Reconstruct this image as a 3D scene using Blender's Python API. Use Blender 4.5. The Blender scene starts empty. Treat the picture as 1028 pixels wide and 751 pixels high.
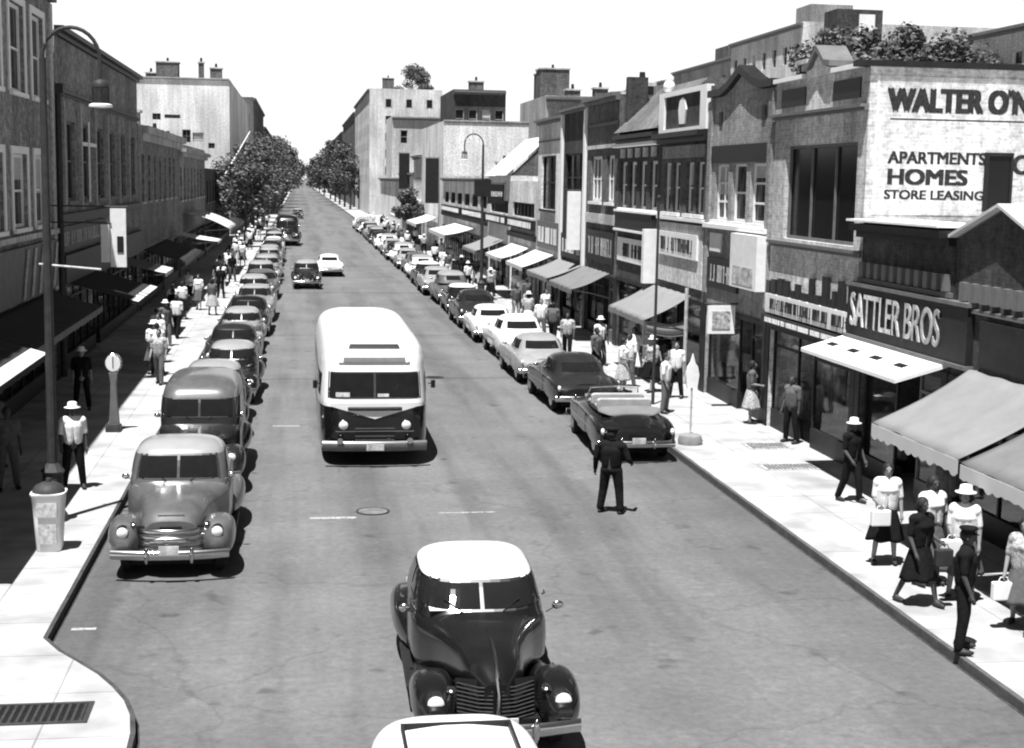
import bpy, bmesh, math, random
from mathutils import Vector, Matrix, Euler
R = math.radians
rnd = random.Random(7)
SC = bpy.context.scene
COL = SC.collection

# ---------------------------------------------------------------- camera, sky, sun, exposure
def make_camera():
    f, vp, roll, H = 1450.0, (300.0, 178.0), 1.0, 6.6
    CX, CY = 514.0, 375.5
    d = Vector((vp[0]-CX, vp[1]-CY, f)).normalized()            # street direction, camera space x right / y down / z forward
    g = Vector((-math.sin(R(roll)), math.cos(R(roll)), 0)); g.z = -(g.x*d.x+g.y*d.y)/d.z; g.normalize()
    r = g.cross(d)
    rows = [r, d, -g]                                           # world X, Y, Z expressed in that space
    m = Matrix([[q.x, -q.y, -q.z] for q in rows]).to_4x4()
    m.translation = Vector((0, 0, H))
    cd = bpy.data.cameras.new('camera'); cam = bpy.data.objects.new('camera', cd); COL.objects.link(cam)
    cam.matrix_world = m
    cd.sensor_width = 36; cd.lens = f*36/1028.0; cd.clip_end = 6000; cd.clip_start = 0.3
    SC.camera = cam
make_camera()
SUN = Vector((0.18, 0.28, -1.0)).normalized()                   # direction the light travels
elev = math.asin(-SUN.z); azim = math.atan2(-SUN.x, -SUN.y)
W = bpy.data.worlds.new('World'); SC.world = W; W.use_nodes = True
wn = W.node_tree.nodes; wl = W.node_tree.links
sky = wn.new('ShaderNodeTexSky'); sky.sky_type = 'NISHITA'; sky.sun_disc = False
sky.sun_elevation = elev; sky.sun_rotation = azim; sky.air_density = 0.4; sky.dust_density = 0.4; sky.ozone_density = 1.0
bw = wn.new('ShaderNodeRGBToBW'); wl.new(sky.outputs[0], bw.inputs[0])
# thin bright summer haze low in the sky, on top of the clear sky above it
gi = wn.new('ShaderNodeNewGeometry'); sp_ = wn.new('ShaderNodeSeparateXYZ'); wl.new(gi.outputs['Incoming'], sp_.inputs[0])
mr = wn.new('ShaderNodeMapRange'); mr.interpolation_type = 'SMOOTHSTEP'; wl.new(sp_.outputs[2], mr.inputs[0])
for i_, v_ in enumerate((-0.26, -0.13, 0.0, 1.0)): mr.inputs[i_+1].default_value = v_
mx = wn.new('ShaderNodeMix'); mx.data_type = 'RGBA'; wl.new(mr.outputs[0], mx.inputs[0]); wl.new(bw.outputs[0], mx.inputs[6]); mx.inputs[7].default_value = (11, 11, 11, 1)
bg = wn['Background']; wl.new(mx.outputs[2], bg.inputs[0]); bg.inputs[1].default_value = 0.05
sl = bpy.data.lights.new('sun', 'SUN'); sl.energy = 5.0; sl.angle = R(0.5); sl.color = (1, 1, 1)
so = bpy.data.objects.new('sun', sl); COL.objects.link(so); so.rotation_euler = SUN.to_track_quat('-Z', 'Y').to_euler()
SC.view_settings.view_transform = 'Standard'; SC.view_settings.look = 'None'
SC.view_settings.exposure = 1.0; SC.view_settings.gamma = 1
SC.render.engine = 'CYCLES'
SC.cycles.pixel_filter_type = 'BLACKMAN_HARRIS'; SC.cycles.filter_width = 2.1
SC.cycles.max_bounces = 6; SC.cycles.diffuse_bounces = 2; SC.cycles.transparent_max_bounces = 12

# ---------------------------------------------------------------- materials
MATS = {}
def nd(m, t, **k):
    n = m.node_tree.nodes.new(t)
    for a, b in k.items(): setattr(n, a, b)
    return n
def mat(name, v, rough=0.8, metal=0.0, vary=0.25, scale=3.0, bump=0.0, coat=0.0, kind='noise', scale2=None, spec=0.18):
    if name in MATS: return MATS[name]
    m = bpy.data.materials.new(name); m.use_nodes = True
    L = m.node_tree.links; p = m.node_tree.nodes['Principled BSDF']
    p.inputs['Roughness'].default_value = rough; p.inputs['Metallic'].default_value = metal
    p.inputs['Coat Weight'].default_value = coat; p.inputs['Coat Roughness'].default_value = 0.08
    p.inputs['Specular IOR Level'].default_value = spec
    geo = nd(m, 'ShaderNodeNewGeometry'); 
    tc = nd(m, 'ShaderNodeTexCoord')
    src = tc.outputs['Object']
    def cr(a, b, fac, p0=0.3, p1=0.7):
        c = nd(m, 'ShaderNodeValToRGB'); e = c.color_ramp.elements
        e[0].position = p0; e[1].position = p1
        e[0].color = (a, a, a, 1); e[1].color = (b, b, b, 1); L.new(fac, c.inputs[0]); return c.outputs[0]
    def mul(a, b):
        x = nd(m, 'ShaderNodeMix', data_type='RGBA', blend_type='MULTIPLY'); x.inputs[0].default_value = 1
        L.new(a, x.inputs[6]); L.new(b, x.inputs[7]); return x.outputs[2]
    n1 = nd(m, 'ShaderNodeTexNoise'); n1.inputs['Scale'].default_value = scale; n1.inputs['Detail'].default_value = 6; n1.inputs['Roughness'].default_value = 0.65
    L.new(src, n1.inputs['Vector'])
    colr = cr(v*(1-vary), min(1, v*(1+vary)), n1.outputs[0])
    if kind in ('brick', 'plaster', 'concrete'):
        n2 = nd(m, 'ShaderNodeTexNoise'); n2.inputs['Scale'].default_value = 0.45; n2.inputs['Detail'].default_value = 4
        mp = nd(m, 'ShaderNodeMapping'); mp.inputs['Scale'].default_value = (1, 1, 0.35); L.new(src, mp.inputs[0]); L.new(mp.outputs[0], n2.inputs['Vector'])
        colr = mul(colr, cr(0.68, 1.12, n2.outputs[0], 0.35, 0.65))
        n3 = nd(m, 'ShaderNodeTexNoise'); n3.inputs['Scale'].default_value = 2.2; n3.inputs['Detail'].default_value = 3
        mp3 = nd(m, 'ShaderNodeMapping'); mp3.inputs['Scale'].default_value = (1.6, 1.6, 0.12) if kind != 'concrete' else (1, 1, 1); L.new(src, mp3.inputs[0]); L.new(mp3.outputs[0], n3.inputs['Vector'])
        colr = mul(colr, cr(0.86 if kind != 'brick' else .8, 1.04, n3.outputs[0], 0.35, 0.6))
        n4 = nd(m, 'ShaderNodeTexNoise'); n4.inputs['Scale'].default_value = 7; n4.inputs['Detail'].default_value = 8; n4.inputs['Roughness'].default_value = .8; L.new(src, n4.inputs['Vector']); colr = mul(colr, cr(.55, 1.2, n4.outputs[0], .36, .6))
    if kind == 'brick':
        s = nd(m, 'ShaderNodeSeparateXYZ'); L.new(src, s.inputs[0])
        a = nd(m, 'ShaderNodeMath', operation='ADD'); L.new(s.outputs[0], a.inputs[0]); L.new(s.outputs[1], a.inputs[1])
        c = nd(m, 'ShaderNodeCombineXYZ'); L.new(a.outputs[0], c.inputs[0]); L.new(s.outputs[2], c.inputs[1])
        b = nd(m, 'ShaderNodeTexBrick'); L.new(c.outputs[0], b.inputs['Vector']); b.inputs['Scale'].default_value = 1.0
        b.inputs['Brick Width'].default_value = 0.23; b.inputs['Row Height'].default_value = 0.08; b.inputs['Mortar Size'].default_value = 0.008
        b.inputs['Color1'].default_value = (.85, .85, .85, 1); b.inputs['Color2'].default_value = (1.1, 1.1, 1.1, 1); b.inputs['Mortar'].default_value = (1.15, 1.15, 1.15, 1)
        colr = mul(colr, b.outputs[0])
        bp = nd(m, 'ShaderNodeBump'); bp.inputs['Strength'].default_value = 0.4; bp.inputs['Distance'].default_value = 0.01; L.new(b.outputs[1], bp.inputs['Height']); bp.invert = True
        L.new(bp.outputs[0], p.inputs['Normal'])
    elif bump:
        nb = nd(m, 'ShaderNodeTexNoise'); nb.inputs['Scale'].default_value = scale2 or scale*6; nb.inputs['Detail'].default_value = 5; L.new(src, nb.inputs['Vector'])
        bp = nd(m, 'ShaderNodeBump'); bp.inputs['Strength'].default_value = bump; bp.inputs['Distance'].default_value = 0.02; L.new(nb.outputs[0], bp.inputs['Height'])
        L.new(bp.outputs[0], p.inputs['Normal'])
    L.new(colr, p.inputs['Base Color'])
    MATS[name] = m; return m

def asphalt():
    m = bpy.data.materials.new('asphalt'); m.use_nodes = True; L = m.node_tree.links; p = m.node_tree.nodes['Principled BSDF']
    p.inputs['Roughness'].default_value = 0.85
    tc = nd(m, 'ShaderNodeTexCoord'); src = tc.outputs['Object']
    def noise(sc, det, mapping=None, rough=.6):
        n = nd(m, 'ShaderNodeTexNoise'); n.inputs['Scale'].default_value = sc; n.inputs['Detail'].default_value = det; n.inputs['Roughness'].default_value = rough
        if mapping:
            mp = nd(m, 'ShaderNodeMapping'); mp.inputs['Scale'].default_value = mapping; L.new(src, mp.inputs[0]); L.new(mp.outputs[0], n.inputs['Vector'])
        else: L.new(src, n.inputs['Vector'])
        return n.outputs[0]
    def cr(a, b, fac, p0, p1):
        c = nd(m, 'ShaderNodeValToRGB'); e = c.color_ramp.elements; e[0].position = p0; e[1].position = p1
        e[0].color = (a, a, a, 1); e[1].color = (b, b, b, 1); L.new(fac, c.inputs[0]); return c.outputs[0]
    def mul(a, b):
        x = nd(m, 'ShaderNodeMix', data_type='RGBA', blend_type='MULTIPLY'); x.inputs[0].default_value = 1
        L.new(a, x.inputs[6]); L.new(b, x.inputs[7]); return x.outputs[2]
    c = cr(.115, .15, noise(.35, 5), .35, .65)
    c = mul(c, cr(.66, 1.2, noise(7, 8, None, .85), .32, .68)); c = mul(c, cr(.94, 1.25, noise(1.7, 8, None, .75), .55, .72))
    c = mul(c, cr(.72, 1.0, noise(.8, 3, (1, .06, 1)), .36, .52))       # long streaks worn by traffic
    c = mul(c, cr(.6, 1.0, noise(1.3, 2), .26, .36))                   # oil patches
    vn = nd(m, 'ShaderNodeTexVoronoi'); vn.feature = 'DISTANCE_TO_EDGE'; vn.inputs['Scale'].default_value = .16
    wv = nd(m, 'ShaderNodeTexNoise'); wv.inputs['Scale'].default_value = .9; wv.inputs['Detail'].default_value = 6; L.new(src, wv.inputs['Vector'])
    ad = nd(m, 'ShaderNodeVectorMath', operation='MULTIPLY_ADD'); ad.inputs[1].default_value = (1.6, 1.6, 0); L.new(wv.outputs['Color'], ad.inputs[0]); L.new(src, ad.inputs[2]); L.new(ad.outputs[0], vn.inputs['Vector'])
    c = mul(c, cr(.8, 1.0, vn.outputs['Distance'], .001, .006))           # cracks
    sx = nd(m, 'ShaderNodeSeparateXYZ'); L.new(src, sx.inputs[0]); mrx = nd(m, 'ShaderNodeMapRange'); mrx.inputs[1].default_value = -3.5; mrx.inputs[2].default_value = 9.1; L.new(sx.outputs[0], mrx.inputs[0])
    lane = nd(m, 'ShaderNodeValToRGB'); L.new(mrx.outputs[0], lane.inputs[0]); el = lane.color_ramp.elements; el[0].position = 0; el[0].color = (.8,.8,.8,1); el[1].position = 1; el[1].color = (.8,.8,.8,1)
    for px_, vx_ in ((.12,.8),(.2,1.02),(.3,1.04),(.39,.9),(.47,1.04),(.52,1.06),(.58,1.04),(.67,.9),(.76,1.03),(.84,.98),(.92,.8)): e_ = el.new(px_); e_.color = (vx_,vx_,vx_,1)
    c = mul(c, lane.outputs[0])                                            # oil drips and wheel tracks along the lanes
    L.new(c, p.inputs['Base Color'])
    bp = nd(m, 'ShaderNodeBump'); bp.inputs['Strength'].default_value = .35; bp.inputs['Distance'].default_value = .01; L.new(noise(60, 3), bp.inputs['Height']); L.new(bp.outputs[0], p.inputs['Normal'])
    return m
def sidewalk_mat():
    m = bpy.data.materials.new('pavement_concrete'); m.use_nodes = True; L = m.node_tree.links; p = m.node_tree.nodes['Principled BSDF']
    p.inputs['Roughness'].default_value = 0.9
    tc = nd(m, 'ShaderNodeTexCoord'); src = tc.outputs['Object']
    b = nd(m, 'ShaderNodeTexBrick'); L.new(src, b.inputs['Vector']); b.offset = 0; b.inputs['Scale'].default_value = 1
    b.inputs['Brick Width'].default_value = 1.5; b.inputs['Row Height'].default_value = 1.5; b.inputs['Mortar Size'].default_value = .012
    b.inputs['Color1'].default_value = (.32, .32, .32, 1); b.inputs['Color2'].default_value = (.38, .38, .38, 1); b.inputs['Mortar'].default_value = (.2, .2, .2, 1)
    n = nd(m, 'ShaderNodeTexNoise'); n.inputs['Scale'].default_value = 1.1; n.inputs['Detail'].default_value = 7; L.new(src, n.inputs['Vector'])
    c = nd(m, 'ShaderNodeValToRGB'); e = c.color_ramp.elements; e[0].position = .3; e[1].position = .6; e[0].color = (.68, .68, .68, 1); e[1].color = (1.08, 1.08, 1.08, 1); L.new(n.outputs[0], c.inputs[0])
    x = nd(m, 'ShaderNodeMix', data_type='RGBA', blend_type='MULTIPLY'); x.inputs[0].default_value = 1; L.new(b.outputs[0], x.inputs[6]); L.new(c.outputs[0], x.inputs[7])
    L.new(x.outputs[2], p.inputs['Base Color']); return m
def shopglass():
    m = bpy.data.materials.new('shop_glass'); m.use_nodes = True; nt = m.node_tree; L = nt.links
    nt.nodes.remove(nt.nodes['Principled BSDF'])
    g = nd(m, 'ShaderNodeBsdfGlossy'); g.inputs['Roughness'].default_value = .05; g.inputs[0].default_value = (.8, .8, .8, 1)
    t = nd(m, 'ShaderNodeBsdfTransparent'); t.inputs[0].default_value = (.75, .75, .75, 1)
    f = nd(m, 'ShaderNodeFresnel'); f.inputs[0].default_value = 1.45
    k_ = nd(m, 'ShaderNodeMath', operation='MULTIPLY'); k_.inputs[1].default_value = .12; L.new(f.outputs[0], k_.inputs[0]); x = nd(m, 'ShaderNodeMixShader'); L.new(k_.outputs[0], x.inputs[0]); L.new(t.outputs[0], x.inputs[1]); L.new(g.outputs[0], x.inputs[2])
    L.new(x.outputs[0], nt.nodes['Material Output'].inputs[0]); return m
def leafmat():
    m = bpy.data.materials.new('leaves'); m.use_nodes = True; L = m.node_tree.links; p = m.node_tree.nodes['Principled BSDF']
    p.inputs['Roughness'].default_value = .6
    g = nd(m, 'ShaderNodeNewGeometry')
    c = nd(m, 'ShaderNodeValToRGB'); e = c.color_ramp.elements; e[0].color = (.03, .03, .03, 1); e[1].color = (.11, .11, .11, 1); L.new(g.outputs['Random Per Island'], c.inputs[0])
    L.new(c.outputs[0], p.inputs['Base Color']); return m

M = dict(
 asphalt=asphalt(), pave=sidewalk_mat(), glassT=shopglass(), leaf=leafmat(),
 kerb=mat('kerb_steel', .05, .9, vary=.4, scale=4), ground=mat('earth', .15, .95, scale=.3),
 brickD=mat('brick_dark', .07, .9, kind='brick', vary=.35), brickM=mat('brick_mid', .14, .9, kind='brick', vary=.35),
 brickS=mat('brick_sooty', .27, .9, kind='brick', vary=.6, scale=5), brickL=mat('brick_light', .34, .9, kind='brick', vary=.15), brickP=mat('brick_pale', .62, .9, kind='brick', vary=.1),
 stucco=mat('stucco_white', .78, .9, kind='plaster', vary=.06), stuccoG=mat('stucco_grey', .40, .9, kind='plaster', vary=.12),
 stone=mat('stone_trim', .55, .85, kind='plaster', vary=.15), whitep=mat('white_paint', .8, .55, vary=.06),
 greyp=mat('grey_paint', .14, .6, vary=.2), darkp=mat('dark_paint', .018, .5, vary=.3), blackp=mat('black_paint', .012, .5, vary=.3),
 roof=mat('roof_tar', .16, .95, vary=.35, scale=1.2), roofL=mat('roof_silver', .55, .8, vary=.2, scale=1), tile=mat('roof_slate', .16, .8, kind='brick', vary=.25),
 pane=mat('window_glass', .012, .15, vary=.3, scale=.4, spec=.12), blind=mat('window_blind', .45, .9, vary=.2),
 canvas=mat('canvas_light', .2, .95, vary=.08, scale=2, bump=.15, scale2=6), canvasG=mat('canvas_grey', .15, .95, vary=.12, scale=2, bump=.2, scale2=6),
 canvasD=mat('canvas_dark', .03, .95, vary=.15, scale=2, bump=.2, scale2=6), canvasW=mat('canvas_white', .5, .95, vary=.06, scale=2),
 chrome=mat('chrome', .5, .2, metal=1, vary=.08, scale=5), rubber=mat('tyre_rubber', .02, .85, vary=.3), iron=mat('cast_iron', .04, .55, vary=.3, scale=8, bump=.2),
 lens=mat('headlamp_lens', .75, .12, vary=.05), cglass=mat('car_glass', .012, .06, vary=.2, spec=.3), seat=mat('seat_leather', .35, .6, vary=.2), under=mat('underbody', .01, .9),
 paintBk=mat('paint_black', .008, .25, vary=.35, scale=1.5, coat=.55, spec=.3), paintDk=mat('paint_charcoal', .018, .25, vary=.3, scale=1.5, coat=.35, spec=.4), paintGr=mat('paint_grey', .09, .3, vary=.3, scale=2.5, coat=.5, spec=.5),
 paintLt=mat('paint_light', .26, .3, vary=.12, scale=1.5, coat=.7), paintWh=mat('paint_white', .72, .35, vary=.05, scale=1.5, coat=.5),
 skinL=mat('skin_light', .2, .6, vary=.1), skinD=mat('skin_dark', .06, .6, vary=.1), hair=mat('hair_dark', .02, .6, vary=.3, scale=30),
 clothW=mat('cloth_white', .75, .95, vary=.08, scale=12, bump=.4, scale2=14), clothG=mat('cloth_grey', .1, .95, vary=.2, scale=12, bump=.4, scale2=14), clothK=mat('cloth_black', .01, .95, vary=.3, scale=12, bump=.6, scale2=14, spec=.1),
 clothP=mat('cloth_print', .35, .95, vary=.7, scale=22), straw=mat('straw_hat', .75, .9, vary=.1), leather=mat('leather_dark', .03, .5, vary=.3), bark=mat('bark', .08, .95, vary=.4, scale=6, bump=.6),
 signw=mat('sign_white', .75, .6, vary=.1, scale=4), signd=mat('sign_black', .02, .45, vary=.3, scale=3), lit=mat('letter_white', .8, .6, vary=.06), paintl=mat('painted_letter', .03, .9, vary=.7, scale=14), lid=mat('letter_black', .02, .6, vary=.3), good=mat('shop_goods', .13, .8, vary=.9, scale=3.5), wood=mat('wood_dark', .06, .5, vary=.4, scale=4),
)

# ---------------------------------------------------------------- mesh builder
class MB:
    def __init__(s): s.v = []; s.f = []
    def add(s, vs, fs):
        k = len(s.v); s.v += [tuple(v) for v in vs]; s.f += [tuple(i+k for i in f) for f in fs]; return s
    def box(s, x0, x1, y0, y1, z0, z1):
        return s.add([(x0,y0,z0),(x1,y0,z0),(x1,y1,z0),(x0,y1,z0),(x0,y0,z1),(x1,y0,z1),(x1,y1,z1),(x0,y1,z1)],
                     [(0,3,2,1),(4,5,6,7),(0,1,5,4),(1,2,6,5),(2,3,7,6),(3,0,4,7)])
    def ub(s, A, u0, u1, z0, z1, d0, d1):
        return s.add([A(u0,z0,d0),A(u1,z0,d0),A(u1,z0,d1),A(u0,z0,d1),A(u0,z1,d0),A(u1,z1,d0),A(u1,z1,d1),A(u0,z1,d1)],
                     [(0,3,2,1),(4,5,6,7),(0,1,5,4),(1,2,6,5),(2,3,7,6),(3,0,4,7)])
    def prism(s, A, pts, d0, d1):
        n = len(pts)
        return s.add([A(u,z,d0) for u,z in pts]+[A(u,z,d1) for u,z in pts], [tuple(range(n)), tuple(range(2*n-1,n-1,-1))]+[(i,(i+1)%n,n+(i+1)%n,n+i) for i in range(n)])
    def quad(s, *p): return s.add(p, [tuple(range(len(p)))])
    def rings(s, rs, cap=True):
        n = len(rs[0]); vs = [p for r in rs for p in r]; fs = []
        for i in range(len(rs)-1):
            for j in range(n): fs.append((i*n+j, i*n+(j+1)%n, (i+1)*n+(j+1)%n, (i+1)*n+j))
        if cap: fs.append(tuple(range(n-1,-1,-1))); fs.append(tuple((len(rs)-1)*n+j for j in range(n)))
        return s.add(vs, fs)
    def tube(s, pts, r, n=8):
        pts = [Vector(p) for p in pts]; rs = []
        rr = r if isinstance(r, (list, tuple)) else [r]*len(pts)
        for i, p in enumerate(pts):
            t = (pts[min(i+1,len(pts)-1)]-pts[max(i-1,0)]).normalized()
            a = t.cross(Vector((0,0,1)) if abs(t.z) < .9 else Vector((1,0,0))).normalized(); b = t.cross(a)
            rs.append([p+(a*math.cos(q*2*math.pi/n)+b*math.sin(q*2*math.pi/n))*rr[i] for q in range(n)])
        return s.rings(rs)
    def lathe(s, prof, c, axis='Z', n=20):
        rs = []
        for r, h in prof:
            ring = []
            for q in range(n):
                a = 2*math.pi*q/n; x, y = r*math.cos(a), r*math.sin(a)
                p = {'Z': (x,y,h), 'X': (h,x,y), 'Y': (x,h,y)}[axis]
                ring.append((p[0]+c[0], p[1]+c[1], p[2]+c[2]))
            rs.append(ring)
        return s.rings(rs)
    def ell(s, c, r, n=14, m=8):
        rs = []
        for i in range(m+1):
            t = math.pi*(i+.02)/(m+.04); rs.append([(c[0]+r[0]*math.sin(t)*math.cos(2*math.pi*q/n), c[1]+r[1]*math.sin(t)*math.sin(2*math.pi*q/n), c[2]+r[2]*math.cos(t)) for q in range(n)])
        return s.rings(rs)
    def grid(s, fn, us, vs):
        k = [fn(u, v) for v in vs for u in us]; n = len(us)
        return s.add(k, [(j*n+i, j*n+i+1, (j+1)*n+i+1, (j+1)*n+i) for j in range(len(vs)-1) for i in range(n-1)])
    def mesh(s, name):
        me = bpy.data.meshes.new(name); me.from_pydata(s.v, [], s.f); me.update(); return me

def part(name, mb, m, parent=None, smooth=False, bevel=0.0, loc=None, fix=True):
    me = mb.mesh(name) if isinstance(mb, MB) else mb
    if fix:
        b = bmesh.new(); b.from_mesh(me); bmesh.ops.recalc_face_normals(b, faces=b.faces); b.to_mesh(me); b.free()
    if m is not None and not me.materials: me.materials.append(m)
    if smooth:
        me.polygons.foreach_set('use_smooth', [True]*len(me.polygons))
        try: me.set_sharp_from_angle(angle=R(smooth if smooth is not True else 50))
        except Exception: pass
    o = bpy.data.objects.new(name, me); COL.objects.link(o)
    if parent: o.parent = parent
    if loc: o.location = loc
    if bevel:
        q = o.modifiers.new('bevel', 'BEVEL'); q.width = bevel; q.segments = 2; q.limit_method = 'ANGLE'
    return o
def tag(o, label=None, cat=None, group=None, kind=None):
    if label: o['label'] = label
    if cat: o['category'] = cat
    if group: o['group'] = group
    if kind: o['kind'] = kind
    return o
def thing(name, label, cat, loc=(0,0,0), rz=0, group=None):
    o = bpy.data.objects.new(name, None); o.empty_display_size = .3; COL.objects.link(o); o.location = loc; o.rotation_euler = (0,0,rz)
    return tag(o, label, cat, group)
ORD = ['first','second','third','fourth','fifth','sixth','seventh','eighth','ninth','tenth','eleventh','twelfth','thirteenth','fourteenth','fifteenth','sixteenth','seventeenth','eighteenth','nineteenth','twentieth','twenty-first','twenty-second','twenty-third','twenty-fourth','twenty-fifth','twenty-sixth','twenty-seventh','twenty-eighth']
def copy_tree(o, swap=None, parent=None):
    c = o.copy(); COL.objects.link(c)
    if parent: c.parent = parent
    if swap and c.type == 'MESH':
        for i, s_ in enumerate(c.material_slots):
            m = s_.material
            if m in swap: s_.link = 'OBJECT'; s_.material = swap[m]
    for ch in list(o.children): copy_tree(ch, swap, c)
    return c
def interp(tab, t):                                             # Catmull-Rom through rows keyed by their first value
    k = 0
    while k < len(tab)-2 and t > tab[k+1][0]: k += 1
    a, b = tab[k], tab[k+1]; p = tab[max(k-1,0)]; q = tab[min(k+2,len(tab)-1)]
    s = (t-a[0])/(b[0]-a[0]); out = []
    for i in range(1, len(a)):
        m0 = (b[i]-p[i])/(b[0]-p[0])*(b[0]-a[0]); m1 = (q[i]-a[i])/(q[0]-a[0])*(b[0]-a[0])
        out.append((2*s**3-3*s*s+1)*a[i]+(s**3-2*s*s+s)*m0+(-2*s**3+3*s*s)*b[i]+(s**3-s*s)*m1)
    return out
def sup(c, n): return math.copysign(abs(c)**(2.0/n), c)

# ---------------------------------------------------------------- ground, road, pavements
XR, XL, KR, KL = 12.5, -7.5, 9.1, -3.5
g = part('ground', MB().quad((-3000,-300,-.02),(3000,-300,-.02),(3000,5500,-.02),(-3000,5500,-.02)), M['ground']); tag(g, kind='structure')
g = part('road', MB().quad((-9,-40,0),(KR+.05,-40,0),(KR+.05,1500,0),(-9,1500,0)), M['asphalt']); tag(g, kind='structure')
g = part('pavement_right', MB().box(KR+.062, 60, -20, 1500, -.01, .15), M['pave']); tag(g, kind='structure')
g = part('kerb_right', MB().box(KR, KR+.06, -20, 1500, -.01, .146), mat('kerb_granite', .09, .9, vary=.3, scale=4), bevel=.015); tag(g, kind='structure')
# the left pavement swells into the road at its near corner
edge = [(KL,1500),(KL,40),(KL,24),(KL,20.3),(-3.2,19.7),(-2.9,19.25),(-2.55,18.7),(-2.3,18.2),(-2.1,17.7),(-1.97,17.2),(-1.9,16.6),(-1.88,15.5),(-1.88,-20)]
mb = MB(); inn = [(x-.06, y-(.0 if i < 3 else .02)) for i, (x, y) in enumerate(edge)]
n = len(edge); mb.add([(x,y,.15) for x,y in inn]+[(-60,y,.15) for x,y in inn], [(i,i+1,n+i+1,n+i) for i in range(n-1)])
g = part('pavement_left', mb, M['pave']); tag(g, kind='structure')
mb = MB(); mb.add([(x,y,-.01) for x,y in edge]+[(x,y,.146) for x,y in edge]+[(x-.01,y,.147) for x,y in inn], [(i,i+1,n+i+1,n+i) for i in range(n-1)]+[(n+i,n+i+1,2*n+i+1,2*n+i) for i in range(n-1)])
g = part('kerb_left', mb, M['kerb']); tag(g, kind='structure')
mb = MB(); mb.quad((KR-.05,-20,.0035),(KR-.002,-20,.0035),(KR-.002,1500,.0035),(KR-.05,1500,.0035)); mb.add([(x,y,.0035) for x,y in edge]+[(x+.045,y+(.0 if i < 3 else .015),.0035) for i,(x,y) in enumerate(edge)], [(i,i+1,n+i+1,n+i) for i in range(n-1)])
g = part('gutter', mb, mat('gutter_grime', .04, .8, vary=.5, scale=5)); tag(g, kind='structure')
# painted marks, patches and seams on the carriageway
mb = MB()
for x0,x1,y0,y1 in ((.2,1.1,27.78,27.93),(2.75,3.9,28.1,28.17),(-3.3,-2.95,21.05,21.16),(-.7,0,38.5,38.62)): mb.quad((x0,y0,.004),(x1,y0,.004),(x1,y1,.004),(x0,y1,.004))
g = part('road_marking', mb, mat('worn_paint', .3, .9, vary=.85, scale=14)); tag(g, kind='structure')
mb = MB()
for y, w in ((84,.14),(47.6,.05),(61,.06),(110,.2)): mb.quad((KL+.05,y,.004),(KR-.02,y+.3,.004),(KR-.02,y+.3+w,.004),(KL+.05,y+w,.004))
g = part('road_seam', mb, mat('tar_seam', .035, .7, vary=.3)); tag(g, kind='structure')
mb = MB()
for cx, cy, a, b in ((7.0,33.1-1.6,.16,.2),):
    mb.add([(cx+a*math.cos(q*.39)*(1+.15*math.sin(q*2.3)), cy+b*math.sin(q*.39)*(1+.2*math.cos(q*1.7)), .004) for q in range(16)], [tuple(range(16))])
g = part('road_stain', mb, mat('oil_stain', .06, .8, vary=.3, scale=6)); tag(g, kind='structure')
def manhole(x, y, r, label, m, z=.006):
    t = thing('manhole_cover', label, 'manhole cover', (x,y,z), 0, 'manhole covers in the carriageway')
    part('rim', MB().lathe([(r,0),(r,.012),(r-.05,.014),(r-.05,.004)], (0,0,0), n=28), M['iron'], t)
    mb = MB().lathe([(r-.055,-.001),(r-.055,.01)], (0,0,0), n=28)
    for i in range(-3,4):
        w = math.sqrt(max(.01,(r-.08)**2-(i*.075)**2)); mb.box(-w,w,i*.075-.015,i*.075+.015,.0102,.016)
    part('lid', mb, m, t)
manhole(1.45, 28.35, .34, 'worn grey manhole cover in the road in front of the bus', mat('worn_iron', .17, .8, vary=.4))
manhole(4.5, 48.0, .32, 'dark manhole cover in the road beyond the bus', M['iron'])
def grate(x0, x1, y0, y1, label, m, z=.15):
    t = thing('pavement_grate', label, 'grate', ((x0+x1)/2,(y0+y1)/2,z), 0, 'grates let into the pavements'); a, b = (x1-x0)/2, (y1-y0)/2
    part('frame', MB().box(-a,a,-b,-b+.06,-.05,.015).box(-a,a,b-.06,b,-.05,.015).box(-a,-a+.06,-b+.061,b-.061,-.05,.015).box(a-.06,a,-b+.061,b-.061,-.05,.015), m, t)
    mb = MB(); k = int((x1-x0)/.09)
    for i in range(1, k): xx = -a+i*(2*a)/k; mb.box(xx-.018,xx+.018,-b+.062,b-.062,.002,.01)
    part('bars', mb, m, t)
    part('pit', MB().quad((-a+.06,-b+.06,.0015),(a-.06,-b+.06,.0015),(a-.06,b-.06,.0015),(-a+.06,b-.06,.0015)), M['blackp'], t)
grate(-4.6,-2.5,16.95,17.65,'long dark ventilation grate in the white pavement corner at bottom left', M['iron'])
grate(11.0,12.1,33.75,34.6,'grey grate in the right pavement by the tall pale shopfront', M['stuccoG'])
grate(10.55,12.0,31.2,31.9,'nearer larger grey grate in the right pavement', M['stuccoG'])

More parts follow.
